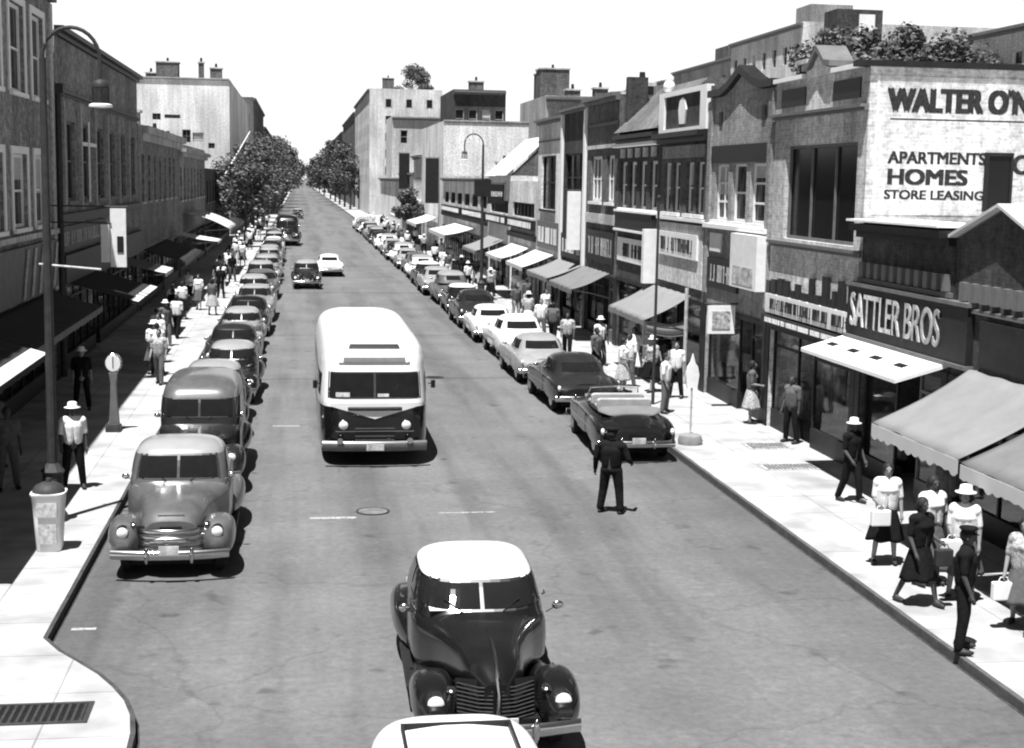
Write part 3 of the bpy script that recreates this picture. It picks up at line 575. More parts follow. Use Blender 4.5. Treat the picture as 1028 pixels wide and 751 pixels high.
for i,(x,y,z,w,h,l) in enumerate(((15,66,9.4,1.0,1.2,'chimney on the tall narrow dark-fronted building'),(14.2,60,9.5,.8,1.1,'chimney on the brick building with stone courses'),(16,73,9.1,1.4,1.0,'bulkhead on the white rendered building'),(17,47,9.1,.8,1.5,'chimney behind the framed attic panel'),(15.5,110,6.4,1.2,1.5,'chimney on the low white shop row'),(20,80,6.1,1.5,2.2,'chimney behind the low white shop'),(26,150,13,3,5,'brick bulkhead behind the tenement'),(29,170,13,3,6,'farther brick bulkhead behind the tenement'))): chimney(x,y,z,w,h,l,'brickD' if i%2 else 'brickM')
# signs along the right-hand fronts
t = sign('long black shop sign with tall white letters reading SATTLER BROS',A,25.35,31.35,3.3,4.4,M['signd'],None,frame=M['greyp'],proj=.15)
text('lettering','SATTLER BROS',.74,4.6,(XR-.165,31.1,3.52),RRs,M['stone'],t,thick=.012)
sign('dark fascia board of the nearest shop at the right edge',A,14.2,24.9,3.35,4.2,M['signd'],None,proj=.12)
t = sign('pale sign board with a jagged crest of dark upright shapes on the tall pale front',A,31.1,37.3,3.25,3.75,M['signw'],M['lid'],5,proj=.12)
mb = MB(); q = random.Random(4); u = 31.2
while u < 37.1: w = q.uniform(.12,.4); mb.ub(A,u,u+w,3.755,3.95+q.random()**2*.75,-.1,-.03); u += w+q.uniform(.02,.22)
part('crest', mb, M['signd'], t)
t = sign('dark fascia over the entrance below the jagged crest',A,31.2,37.2,2.98,3.2,M['signd'],M['lit'],9,proj=.25)
t = sign('tall white poster board with a faint grey figure beside the pale front',A,37.5,39.9,3.75,5.25,M['signw'],None,proj=.35,name='poster_board')
part('picture', MB().ub(A,37.75,39.6,3.85,4.35,-.36,-.352), mat('faint_grey', .45, .8, vary=.7, scale=5), t)
sign('dark shop sign right of the poster board under the wavy pediment',A,40.1,43.3,3.5,4.4,M['signd'],M['stone'],12)
sign('small light square notice under the white-framed windows',A,41.9,43.0,4.6,5.15,M['signw'],None,name='notice')
t = sign('light panel sign with dark blotched lettering beneath the paired windows',A,44.3,49.2,4.2,5.0,M['signw'],M['lid'],15,proj=.12)
sign('plain black sign board under the mansard building',A,50.0,56.0,4.85,5.5,M['signd'],None,frame=M['whitep'],proj=.2)
sign('light shop sign with dark lettering under the black board',A,50.0,56.0,3.6,4.5,M['signw'],M['lid'],22)
sign('narrow white vertical sign beside the mansard building',A,49.75,50.05,3.1,5.0,M['signw'],None,proj=.5)
sign('dark lettered sign under the brick building with stone courses',A,56.8,62.4,3.3,4.6,M['darkp'],M['stone'],25)
sign('dark sign of the tall narrow dark-fronted building',A,63.2,68.5,3.1,4.2,M['signd'],M['lit'],28)
sign('mid grey sign board of the white rendered building',A,69.2,75.6,3.2,4.6,M['greyp'],M['lit'],31)
for i,(a,c,l) in enumerate(((76.4,85.6,'dark sign band of the low white shop'),(86.4,95.6,'dark sign band of the gabled shop'),(97,110,'dark sign band at the near end of the white shop row'),(112,126,'dark sign band at the far end of the white shop row'),(150,159,'white sign band on the pale shop row'))):
    sign(l,A,a,c,3.95,4.5,M['signd'] if i<4 else M['signw'],M['lit'] if i<4 else M['lid'],40+i,proj=.25)
# projecting vertical signs
def blade(label, x0, x1, y, z0, z1, m, lm=None, seed=1, th=.15):
    t = thing('hanging_sign', label, 'sign', (0,0,0), 0, 'signs hung out over the pavement'); AA = AF(y)
    part('board', MB().ub(AA,x0,x1,z0,z1,0,th), m, t); part('bracket', MB().tube([((-7.5 if x0 < 0 else x0-.1),y+th/2,z1+.06),((x1+.05 if x0 < 0 else 12.5),y+th/2,z1+.06)], .025, 6), M['iron'], t)
    if lm: part('lettering', glyphs(AA,x0+.1,x1-.08,(z0+z1)/2-.15,(z0+z1)/2+.15,seed,-.018), lm, t)
    return t
_b = blade('slanting white projecting sign with grey picture above the right pavement',11.6,12.4,40.0,2.35,3.15,M['signw'],None); part('picture', MB().ub(AF(40.0),11.72,12.25,2.5,3.0,-.02,-.003), mat('faded_print', .35, .8, vary=.95, scale=9), _b)
blade('narrow white sign projecting beside the dark-fronted building',11.8,12.4,63.5,3.6,6.2,M['signw'],None)
blade('dark box sign standing out near the gabled shop',11.4,12.4,88,5.2,6.4,M['signd'],M['lit'],6)
blade('dark upright blade sign above the far awnings right of the road',11.2,12.4,130,4.5,8.5,M['signd'],None)
blade('second dark upright blade sign nearer the pale apartments',11.2,12.4,165,5.5,9.5,M['signd'],None)
# right awnings
awning('large light grey canvas awning with scalloped fringe above the standing women',1,XR,21.72,25.3,3.25,1.9,2.25,M['canvas'],M['canvasW'],.28,sag=.08)
awning('grey canvas awning with white fringe cut by the right edge',1,XR,16.0,21.62,3.2,1.9,2.2,M['canvasG'],M['canvasW'],.28,sag=.08)
t = thing('canopy_board','flat white marquee with four dark slots under the big letter sign','canopy',(0,0,0))
part('slab', MB().add([(12.46,26.2,3.18),(12.46,31.5,3.18),(11.35,31.5,2.86),(11.35,26.2,2.86),(12.46,26.2,3.26),(12.46,31.5,3.26),(11.35,31.5,2.94),(11.35,26.2,2.94)],[(0,3,2,1),(4,5,6,7),(0,1,5,4),(1,2,6,5),(2,3,7,6),(3,0,4,7)]), M['whitep'], t)
zz_ = lambda x: 3.26-(12.46-x)*.32/1.11
for i in range(4): y=26.9+i*1.25; part('slot', MB().add([(x,yy,zz_(x)+h_) for h_ in (-.01,.005) for x,yy in ((11.95,y),(11.95,y+.5),(11.78,y+.5),(11.78,y))],[(0,3,2,1),(4,5,6,7),(0,1,5,4),(1,2,6,5),(2,3,7,6),(3,0,4,7)]), M['blackp'], t)
awning('wide light awning with a sagging side curtain above the crowd',1,XR,44.9,50.3,3.05,1.55,2.25,M['canvas'],None,.2,fold=True)
awning('mid grey awning beyond the crowd before the brick building',1,XR,57.2,62.6,2.95,1.6,2.3,M['canvasG'],None,.2)
awning('light awning in front of the tall narrow dark building',1,XR,63.2,68.9,2.9,1.6,2.35,M['canvas'],None,.2)
awning('pale awning in front of the white rendered building',1,XR,70.4,76,3.0,1.6,2.4,M['canvasW'],None,.2)
awning('pale awning under the low white shop',1,XR,78,84.5,3.0,1.6,2.4,M['canvasW'],None,.2)
awning('light awning under the gabled shop',1,XR,88,95,3.0,1.8,2.3,M['canvas'],None,.2)
awning('broad white awning halfway along the white shop row',1,XR,103,116,3.2,2.2,2.7,M['canvasW'],None,.3)
awning('far white awning beside the blank white end wall',1,XR,131,143,3.2,2.0,2.6,M['canvasW'],None,.3)
awning('farthest pale awning before the low white shops',1,XR,155,170,3.2,2.0,2.6,M['canvasW'],None,.3)

# ---------------------------------------------------------------- left side
A = AL(XL)
wk = lambda **k: dict(bars=(0,1),fm=M['whitep'],surround=.2,fw=.1,**k)
b = building('brick_building','tall brick building at the left edge with white-framed windows and dark eaves',A,22.0,46.8,12.2,16,'brickS',
   wins=[(40.1-3.35*k,42.2-3.35*k,8.75,11.1,wk()) for k in range(0,5)]+[(43.35,45.3,8.75,11.1,wk())]+[(40.1-3.35*k,42.2-3.35*k,5.1,7.1,wk(blind=.3)) for k in range(0,5)]+[(43.35,45.3,5.1,7.1,wk(blind=.5))],shop=3.0)
cornice(b,A,22.0,46.8,11.75,.5,.4,M['greyp']); band(b,A,22,46.8,4.75,4.9,M['stone'],.12,'sill_course')
part('pilaster', MB().ub(A,46.3,46.77,3,11.7,-.06,-.003), M['stone'], b)
part('drainpipe', MB().tube([A(47.02,.2,-.12),A(47.02,9.3,-.12)], .1, 8), M['iron'], b)
part('hopper', MB().ub(A,46.9,47.25,9.05,9.35,-.3,-.02), M['iron'], b)
b = building('brick_building','long dark brick building with tall pilasters beyond the drainpipe on the left',A,47.3,70.6,11.0,16,'brickS',
   wins=[(49.2+3.6*k,51.2+3.6*k,5.7,8.3,dict(bars=(1,1),fm=M['greyp'],fw=.08)) for k in range(6)],shop=3.0)
cornice(b,A,47.3,70.6,10.85,.3,.3,M['darkp']); cornice(b,A,47.3,70.6,9.05,.16,.16,M['darkp'])
for k in range(6): part('pilaster', MB().ub(A,48.2+3.6*k,48.6+3.6*k,5.4,8.9,-.12,-.003), M['stuccoG'], b)
part('cross', MB().ub(A,52.0,55.3,7.55,7.68,-.16,-.125).ub(A,53.1,53.3,5.6,8.4,-.2,-.165), M['whitep'], b)
band(b,A,47.4,70.5,5.0,5.3,M['darkp'],.15); band(b,A,47.4,70.5,3.1,4.0,M['darkp'],.2,'fascia')
b = building('shop_building','two-storey shop with chimneys and a pale cornice beyond the long dark brick building',A,70.8,94,9.0,14,'brickS',
   wins=[(72+3*k,73.3+3*k,5.3,7.6,dict(bars=(0,1),fm=M['stone'])) for k in range(7)],shop=2.9); cornice(b,A,70.8,94,8.2,.7,.5,M['stone'])
b = building('shop_building','two-storey dark shop with a light attic before the white block',A,94.2,120,8.6,14,'brickS',
   wins=[(95+3.2*k,96.5+3.2*k,5.0,7.1,dict(bars=(0,1),fm=M['stone'])) for k in range(8)],shop=2.9); cornice(b,A,94.2,120,7.8,.5,.5,M['stuccoG'])
b = building('shop_building','low dark shops below the white block on the left',A,120.2,160,7.2,12,'brickD',wins=[(122+4*k,124+4*k,4.4,6.2,dict(bars=(0,1),fm=M['greyp'])) for k in range(9)],shop=2.8)
for k,(y,h) in enumerate(((73,1.4),(79,1.1),(86,1.5),(100,1.2),(110,1.0))):
    chimney(-9.5,y,8.6 if y<94 else 8.2,1.0,h,('roof chimney nearest on the left two-storey shop','second roof chimney on the left two-storey shop','third roof chimney on the left two-storey shop','nearer chimney of the shop before the white block','farther chimney of the shop before the white block')[k],'brickL')
AWB = AF(165)
b = building('white_block','big white windowless apartment end wall on the left facing the camera',AWB,-18.2,-7.55,17.2,60,'stucco',wins=[(-15.9,-15.0,12.6,13.3,dict(fm=M['greyp'],sill=False)),(-14.6,-12.9,12.8,13.2,dict(fm=M['greyp'],sill=False)),(-12.7,-11.8,10.2,11.6,dict(fm=M['greyp'],sill=False)),(-11.6,-10.4,10.3,11.3,dict(fm=M['stone'],sill=False,blind=.8)),(-9.9,-9.2,9.6,10.2,dict(fm=M['greyp'],sill=False))],extra_ops=())
cornice(b,AWB,-18.2,-7.6,17.0,.25,.2,M['stuccoG'])
for i,(x0,x1,h) in enumerate(((-15.8,-13.4,1.9),(-11.2,-10.6,2.0),(-9.9,-8.6,1.4),(-17,-15.9,.7))):
    chimney((x0+x1)/2,170,17.2,(x1-x0),h,('wide bulkhead on top of the white block','slim chimney in the middle of the white block roof','square bulkhead at the right end of the white block roof','low bulkhead at the left end of the white block roof')[i],'brickM')
far_block('apartment_block','narrow grey apartment block standing behind the left trees',A,250,320,19.8,11,'brickM',6,16)
part_o = far_block('apartment_block','second grey apartment block behind the left trees',A,323,420,17.5,11,'brickM',5,18)
far_block('apartment_block','farthest apartment block on the left side of the street',A,425,600,16.5,11,'brickM',5,26,ww=1.4)
# left signs and awnings
sign('fascia with pale diagonal strokes under the left edge building',A,24,46.2,3.15,4.6,M['greyp'],None,61,proj=.15)
mb = MB(); 
for k in range(5): u=40.2+k*1.2; mb.add([A(u,3.2,-.2),A(u+.25,3.2,-.2),A(u+1.0,4.5,-.2),A(u+.75,4.5,-.2),A(u,3.2,-.17),A(u+.25,3.2,-.17),A(u+1.0,4.5,-.17),A(u+.75,4.5,-.17)],[(0,3,2,1),(4,5,6,7),(0,1,5,4),(1,2,6,5),(2,3,7,6),(3,0,4,7)])
t = thing('wall_poster','row of slanting light poster strips on the left shop fascia','poster'); part('strip', mb, M['stone'], t)
blade('tall white projecting sign with a dark mark on the left',-5.75,-5.28,46.0,3.75,5.55,M['signw'],None); 
part('mark', MB().ub(AF(46.0),-5.55,-5.36,4.2,4.7,-.02,-.003), M['lid'], bpy.data.objects['hanging_sign.005'] if 'hanging_sign.005' in bpy.data.objects else None)
blade('narrower white projecting sign just before the tall one on the left',-6.02,-5.77,45.9,3.9,5.05,M['signw'],None)
sign('dark lettered fascia on the long brick building at left',AL(XL),47.6,58,4.1,4.9,M['darkp'],M['stone'],66)
awning('dark awning with a front edge painted sunlit white, cut by the left edge',-1,XL,22.3,29.9,3.7,2.45,3.0,M['canvasD'],M['canvasD'],.12,sag=0,edge=.32)
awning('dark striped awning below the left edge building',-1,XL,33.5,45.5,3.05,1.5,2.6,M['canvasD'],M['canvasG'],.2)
awning('dark awning with a front corner painted sunlit white beneath the tall projecting sign',-1,XL,48,54.5,3.1,2.3,2.5,M['canvasD'],M['canvasD'],.15,sag=0,edge=.25)
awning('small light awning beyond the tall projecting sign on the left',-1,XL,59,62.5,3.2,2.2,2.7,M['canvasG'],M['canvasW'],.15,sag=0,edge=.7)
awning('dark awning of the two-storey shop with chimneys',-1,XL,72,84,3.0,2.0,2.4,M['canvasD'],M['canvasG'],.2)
awning('bright white bulging awning on the left below the trees',-1,XL,96,106,4.2,3.0,3.2,M['canvasW'],None,.2,sag=-.2)
awning('smaller white awning nearer than the bulging one on the left',-1,XL,86,90,3.3,2.8,2.8,M['canvasW'],None,.15)
t = thing('flagpole','slanting white flagpole leaning out over the left shops','flagpole',(0,0,0)); part('pole', MB().tube([(-7.5,150,6.5),(-4.9,152,11.2)], [.09,.05], 8), M['whitep'], t); part('ball', MB().ell((-4.88,152,11.25),(.12,.12,.12),8,6), M['chrome'], t)

# ---------------------------------------------------------------- trees
def tree(label, x, y, h, rad, seed, zlow=2.6, grp='street trees', dens=1.0, trunkbase=.1):
    q = random.Random(seed); t = thing('street_tree', label, 'tree', (x,y,trunkbase), 0, grp)
    mb = MB(); mb.tube([(0,0,0),(.1,.05,h*.25),(.0,-.1,h*.5),(.1,.1,h*.8)], [.24,.18,.13,.04], 8)
    clumps = []
    for i in range(22):
        a = q.uniform(0,6.28); zz = q.uniform(0,1); rr = rad*math.sqrt(q.random())*(math.sin(math.pi*(.18+.75*zz)))
        c = Vector((math.cos(a)*rr, math.sin(a)*rr, zlow+(h-zlow)*(.1+.85*zz))); clumps.append((c, rad*q.uniform(.22,.42)))
        if i < 10: mb.tube([(0,0,h*q.uniform(.2,.45)), tuple(c*.55+Vector((0,0,h*.15))), tuple(c)], [.09,.05,.015], 5)
    part('trunk', mb, M['bark'], t, True)
    mb = MB(); 
    for c, r in clumps:
        for k in range(int(170*dens)):
            d = Vector((q.gauss(0,1),q.gauss(0,1),q.gauss(0,.8))); d.normalize(); p = c+d*r*(q.random()**.4)
            s = q.uniform(.10,.22)*max(1,rad/4.2)*(1.0 if y < 300 else 1.35); n = (d+Vector((q.gauss(0,.7),q.gauss(0,.7),q.gauss(0,.7)))).normalized(); a = n.cross(Vector((.3,.5,.8))).normalized(); b = n.cross(a)
            mb.quad(p-a*s,p-b*s*.6,p+a*s,p+b*s*.6)
    part('crown', mb, M['leaf'], t, fix=False); return t
LT = [(136,7.4,3.0),(147,9.3,3.5),(162,10.2,3.9),(178,10,4),(192,12,4.4),(210,12,4.4),(232,12.5,4.4),(255,12,4.4),(285,12.5,4.6),(320,14,5.2),(360,15,5.6),(410,17,6.4),(470,17,6.4),(560,15,7),(660,14,8)]
for i,(y,h,r) in enumerate(LT):
    tree('%s leafy street tree back along the left pavement' % ORD[i], -4.9+.3*math.sin(i*2), y, h, r, 100+i)
for i,(x,y,h,r) in enumerate(((11.0,146,5.2,1.7),(10.6,305,11,4.2),(10.2,330,13,5),(9.9,360,14,5.4),(9.8,400,16,6),(9.6,450,16,6),(9.2,540,15,7),(9.0,650,14,8))):
    tree('%s leafy street tree back along the right pavement' % ORD[i], x, y, h, r, 200+i)
for i,(x,y,h,r,l) in enumerate(((31.8,84,15.6,3.8,'bushy tree rising behind the pediment of the tall pale building'),(34.6,88,15.9,3.2,'taller bushy tree beneath the rooftop tank house'),(36.0,84,15.8,2.8,'tree between the tank house and the painted wall'),(40.4,88,15.5,3.6,'dark tree above the painted advertising wall'),(44.4,90,15.0,3.2,'right-hand tree above the painted advertising wall'),(21,268,27,3.4,'tree top showing over the pale apartment roof'))):
    tree(l, x, y, h, r, 300+i, zlow=h-6.5, dens=1.6, grp='trees behind the shops')

# ---------------------------------------------------------------- vehicles
def loft(stations, n_st=26, N=28, xc=0.0):
    y0, y1 = stations[0][0], stations[-1][0]; rs = []
    for i in range(n_st):
        t = i/(n_st-1); t = .5-.5*math.cos(math.pi*t) if True else t
        y = y0+(y1-y0)*t; w, zb, zt, e = interp(stations, y); w = max(w,.02); zt = max(zt, zb+.03); zc = (zb+zt)/2; hz = (zt-zb)/2
        rs.append([(xc+w*sup(math.cos(2*math.pi*k/N),e), y, zc+hz*sup(math.sin(2*math.pi*k/N),e)) for k in range(N)])
    return MB().rings(rs)
class Cabin:                                                     # stack of plan outlines (z, y front, y rear, half width, exponent)
    def __init__(s, tab): s.t = tab
    def at(s, z): return interp(s.t, z)
    def shell(s, z0, z1, k=8, N=56, cap=True):
        rs = []
        for i in range(k+1):
            z = z0+(z1-z0)*i/k; yf, yb, w, e = s.at(z); yc = (yf+yb)/2; L = (yb-yf)/2
            rs.append([(w*sup(math.cos(2*math.pi*j/N),e), yc+L*sup(math.sin(2*math.pi*j/N),e), z) for j in range(N)])
        return MB().rings(rs, cap)
    def front(s, xa, xb, za, zb, off, end=-1, k=10):
        mb = MB()
        def fn(x, z):
            yf, yb, w, e = s.at(z); yc = (yf+yb)/2; L = (yb-yf)/2; xx = x*w
            return (xx, yc+end*(L*(1-min(.999,abs(x))**e)**(1/e)+off), z+off*.3)
        return mb.grid(fn, [xa+(xb-xa)*i/k for i in range(k+1)], [za+(zb-za)*i/4 for i in range(5)])
    def side(s, sg, ya, yb_, za, zb, off, slant=(0,0), k=8):
        mb = MB()
        def fn(t, z):
            yf, yb, w, e = s.at(z); yc = (yf+yb)/2; L = (yb-yf)/2; q = (z-za)/(zb-za); y = (ya+slant[0]*q)+((yb_-slant[1]*q)-(ya+slant[0]*q))*t
            r = min(.995, abs(y-yc)/L); return (sg*(w*(1-r**e)**(1/e)+off), y, z)
        return mb.grid(fn, [i/k for i in range(k+1)], [za+(zb-za)*i/4 for i in range(5)])
def wheel(t, x, y, r=.34, w=.17, wall=False):
    sg = 1 if x > 0 else -1
    o = part('wheel', MB().lathe([(r*.62,-w/2),(r*.9,-w/2),(r,-w/2+.03),(r,w/2-.03),(r*.9,w/2),(r*.62,w/2)], (x,y,r), 'X', 24), M['rubber'], t, 40)
    part('hubcap', MB().lathe([(r*.6,w/2*sg*.9),(r*.58,w/2*sg+.005*sg),(r*.35,w/2*sg+.03*sg),(.02,w/2*sg+.05*sg)], (x,y,r), 'X', 20), M['chrome'], o, 40)
    if wall: part('whitewall', MB().lathe([(r*.64,w/2*sg+.001*sg),(r*.86,w/2*sg+.006*sg),(r*.64,w/2*sg+.008*sg)], (x,y,r), 'X', 24), M['whitep'], o)
def curve_bar(y, hw, z, bow, r, n=13, fl=1.0, end=-1):
    pts = [(hw*(2*i/(n-1)-1), y-end*bow*(2*i/(n-1)-1)**2, z) for i in range(n)]
    rs = []
    for p in pts: rs.append([(p[0], p[1]+r*.5*math.cos(a), p[2]+r*fl*math.sin(a)) for a in (0,.8,1.57,2.35,3.14,3.93,4.71,5.5)])
    return MB().rings(rs)
def make_car(name, label, kind, loc, rz, paint, roofp=None, group=None, cat='car', ww=False):
    t = thing(name, label, cat, loc, rz, group); P_ = M[paint]; RP = M[roofp or paint]; C_ = M['chrome']
    old = kind in ('forties', 'pickup', 'van')
    if old:
        if kind == 'forties':
            body = [(.28,.14,.42,.86,3),(.6,.30,.40,1.03,3),(1.15,.42,.40,1.12,3),(1.7,.60,.38,1.17,3),(2.1,.80,.34,1.17,4),(3.3,.82,.34,1.15,4),(4.0,.74,.36,1.08,3.4),(4.6,.5,.40,.9,3),(4.85,.25,.45,.75,3)]
            cab = Cabin([(1.08,1.72,4.35,.80,3.6),(1.2,1.85,4.2,.765,3.6),(1.46,2.12,3.9,.69,3.4),(1.58,2.32,3.6,.60,3.2),(1.655,2.6,3.3,.42,3),(1.68,2.8,3.1,.12,2.6)]); zb, zt, ztop = 1.2,1.46,1.68; L = 4.85
        elif kind == 'pickup':
            body = [(.2,.42,.42,.95,3.4),(.45,.50,.42,1.12,3.2),(1.0,.58,.42,1.22,3),(1.6,.70,.40,1.28,3),(1.75,.86,.36,1.30,5),(3.3,.88,.36,1.30,5),(3.35,.80,.4,1.1,8),(5.1,.80,.45,1.1,8),(5.15,.78,.5,1.05,8)]
            cab = Cabin([(1.22,1.72,3.3,.86,5),(1.35,1.78,3.27,.84,5),(1.72,1.98,3.2,.77,4.4),(1.84,2.1,3.1,.70,4),(1.93,2.3,2.95,.52,3.4),(1.96,2.45,2.8,.2,3)]); zb, zt, ztop = 1.36,1.72,1.96; L = 5.15
        else:
            body = [(.2,.34,.42,.95,3.4),(.45,.42,.42,1.10,3.2),(1.0,.52,.42,1.18,3),(1.5,.66,.40,1.22,3),(1.7,.86,.36,1.25,6),(4.9,.88,.36,1.25,7),(5.0,.84,.38,1.2,7)]
            cab = Cabin([(1.18,1.66,4.98,.87,7),(1.4,1.74,4.97,.865,7),(1.78,1.9,4.94,.84,6),(2.0,2.1,4.85,.76,5),(2.12,2.45,4.6,.55,4),(2.16,2.8,4.3,.25,3)]); zb, zt, ztop = 1.4,1.76,2.16; L = 5.0
        part('body', loft(body, 40), P_, t, True)
        fx = .68 if kind == 'forties' else .76; fh = .88 if kind == 'forties' else .98; fw = .235 if kind == 'forties' else .27
        for sg in (-1, 1):
            part('front_fender', loft([(-.02,.10,.5,.66,2.2),(.12,fw*.8,.36,fh-.07,2.4),(.42,fw,.34,fh,2.5),(.8,fw,.36,fh-.02,2.5),(1.25,fw*.9,.34,fh-.22,2.4),(1.8,fw*.6,.30,.52,2.4),(2.3,.1,.30,.42,2.4)], 26, 24, sg*fx), P_, t, True)
            part('rear_fender', loft([(L-1.95,.08,.36,.6,2.3),(L-1.5,.2,.32,.86,2.4),(L-1.05,.23,.30,.92,2.5),(L-.55,.22,.32,.84,2.4),(L-.1,.14,.36,.66,2.3),(L+.02,.05,.45,.55,2.2)], 22, 22, sg*(fx+.07)), P_, t, True)
            part('running_board', MB().box(sg*(fx+.12)-.1,sg*(fx+.12)+.1,1.6,L-1.6,.30,.36), M['darkp'], t, bevel=.01)
            h = part('headlight', MB().lathe([(.03,-.08),(.085,-.075),(.105,-.03),(.115,.02),(.1,.2),(.05,.3)], (sg*fx,.12 if kind=='forties' else .1,fh-.17), 'Y', 20), C_, t, True)
            part('lens', MB().lathe([(.015,-.104),(.06,-.098),(.088,-.082),(.088,-.07)], (sg*fx,.12 if kind=='forties' else .1,fh-.17), 'Y', 20), M['lens'], h, True)
            part('parking_light', MB().ell((sg*(fx-.17),.18,fh-.06),(.06,.09,.035),10,6), C_, t, True)
            wheel(t, sg*fx, .72, .35, .17, ww); wheel(t, sg*(fx+.02), L-1.05, .35, .17, ww)
            part('tail_light', MB().ell((sg*(fx),L-.04,.72),(.05,.05,.08),10,6), M['lens'], t, True)
            d = part('door', MB().add(*(lambda m_: (m_.v, m_.f))(cab.side(sg,2.1,3.0,cab.t[0][0]+.02,zb-.03,.006))), P_, t)
            part('handle', MB().tube([(sg*.86,2.85,1.07),(sg*.90,2.9,1.07),(sg*.90,3.0,1.07)], .012, 6), C_, d)
        # nose, grille, bumpers
        if kind == 'forties':
            mb = MB(); 
            for i in range(9): z = .46+i*.045; hw = .30-abs(i-4)*.01; 
            for i in range(9):
                z = .44+i*.043
                for sg in (-1,1): mb.tube([(sg*.05,.24+.02*i*.3,z),(sg*.2,.27+.02*i*.3,z),(sg*.42,.40+.01*i,z+.005)], .008, 6)
            part('grille', mb, M['iron'] if paint == 'paintBk' else C_, t)
            part('grille_backing', MB().add([(-.44,.42,.4),(0,.262,.4),(.44,.42,.4),(.44,.5,.84),(0,.36,.84),(-.44,.5,.84)],[(0,1,4,5),(1,2,3,4)]), M['blackp'], t)
            part('hood_ornament', MB().tube([(0,.2,.45),(0,.21,.7),(0,.27,.9),(0,.42,1.0),(0,.7,1.09),(0,1.0,1.135)], [.022,.024,.024,.02,.016,.008], 8), C_, t, True)
        else:
            mb = MB()
            for i in range(4): mb.add(*(lambda m_: (m_.v, m_.f))(curve_bar(.06, .62-.03*abs(i-1.5), .50+i*.095, .22, .05)))
            part('grille', mb, C_, t, True)
            part('grille_backing', MB().add([(-.6,.26,.42),(0,.12,.42),(.6,.26,.42),(.6,.3,.86),(0,.16,.86),(-.6,.3,.86)],[(0,1,4,5),(1,2,3,4)]), M['blackp'], t)
            part('nose_badge', MB().ell((0,.045,.64),(.34,.05,.085),16,8), C_, t, True)
            part('hood_ornament', MB().box(-.22,.22,.28,.36,1.0,1.035), C_, t, bevel=.01)
        rows = [(-.16,-1)]+([(L+.14,1)])
        for y, e in rows:
            o = part('bumper', curve_bar(y, .86 if kind == 'forties' else .95, .46, .14, .085, fl=.9, end=e), C_, t, True)
            for sg in (-1,1): part('overrider', MB().ell((sg*.36,y+e*.03,.47),(.04,.05,.14),8,6), C_, o, True)
    else:
        L = 5.0
        body = [(0,.62,.42,.74,3.4),(.12,.80,.36,.84,3.6),(.5,.90,.32,.93,4),(1.2,.93,.30,1.0,4),(1.8,.94,.30,1.03,4.5),(3.4,.94,.30,1.02,4.5),(4.2,.92,.32,.97,4),(4.75,.86,.36,.86,3.6),(5.0,.66,.44,.74,3.2)]
        cab = Cabin([(.93,1.55,4.35,.84,3.4),(1.05,1.75,4.15,.78,3.4),(1.34,2.1,3.75,.68,3.3),(1.44,2.3,3.5,.58,3.1),(1.5,2.55,3.2,.38,3),(1.52,2.75,3.0,.12,2.6)]); zb, zt, ztop = 1.06,1.35,1.52
        part('body', loft(body, 40, 36), P_, t, True)
        part('hood', loft([(.1,.3,.7,.86,2.6),(.5,.5,.7,1.02,2.6),(1.1,.6,.7,1.08,2.6),(1.8,.66,.7,1.1,2.6),(2.3,.5,.7,1.0,2.6)], 20, 24), P_, t, True)
        part('trunk_lid', loft([(3.3,.5,.7,1.04,2.6),(3.8,.62,.7,1.08,2.6),(4.3,.58,.7,1.03,2.6),(4.85,.4,.62,.86,2.6)], 20, 24), P_, t, True)
        for sg in (-1, 1):
            part('rear_fender', loft([(3.0,.03,.4,.85,2.4),(3.5,.09,.34,.92,2.5),(4.2,.12,.32,.94,2.6),(4.8,.1,.38,.88,2.4),(5.05,.04,.5,.8,2.4)], 20, 20, sg*.86), P_, t, True)
            h = part('headlight', MB().lathe([(.09,-.02),(.105,.0),(.11,.06),(.1,.3)], (sg*.72,.02,.72), 'Y', 18), C_, t, True)
            part('lens', MB().lathe([(.015,-.045),(.06,-.035),(.085,-.015)], (sg*.72,.02,.72), 'Y', 18), M['lens'], h, True)
            part('tail_light', MB().ell((sg*.84,5.03,.76),(.05,.06,.08),10,6), M['lens'], t, True)
            wheel(t, sg*.80, .85, .34, .18, ww); wheel(t, sg*.80, 4.1, .34, .18, ww)
            part('side_trim', MB().box(*( (.946,.956) if sg > 0 else (-.956,-.946)),.9,4.5,.66,.69), C_, t)
            part('door', MB().box(*( (.940,.9445) if sg > 0 else (-.9445,-.940)),2.0,3.1,.42,.9), P_, t)
        mb = MB(); 
        for i in range(3): mb.add(*(lambda m_: (m_.v, m_.f))(curve_bar(.0, .6, .5+i*.08, .1, .035)))
        part('grille', mb, C_, t, True)
        for y, e in ((-.1,-1),(5.1,1)):
            o = part('bumper', curve_bar(y, .93, .46, .12, .09, fl=.9, end=e), C_, t, True)
            for sg in (-1,1): part('overrider', MB().ell((sg*.4,y+e*.03,.48),(.04,.05,.13),8,6), C_, o, True)
        part('hood_ornament', MB().tube([(0,.25,.95),(0,.5,1.04),(0,.8,1.08)], [.02,.018,.006], 6), C_, t, True)
    for y_, s_ in ((-.24,-1),(L+.24,1)): part('number_plate', MB().box(-.16,.16,y_-.01,y_+.01,.5,.64), M['stone'], t)
    part('underside', MB().box(-.66,.66,.3,L-.3,.2,.42), M['under'], t)
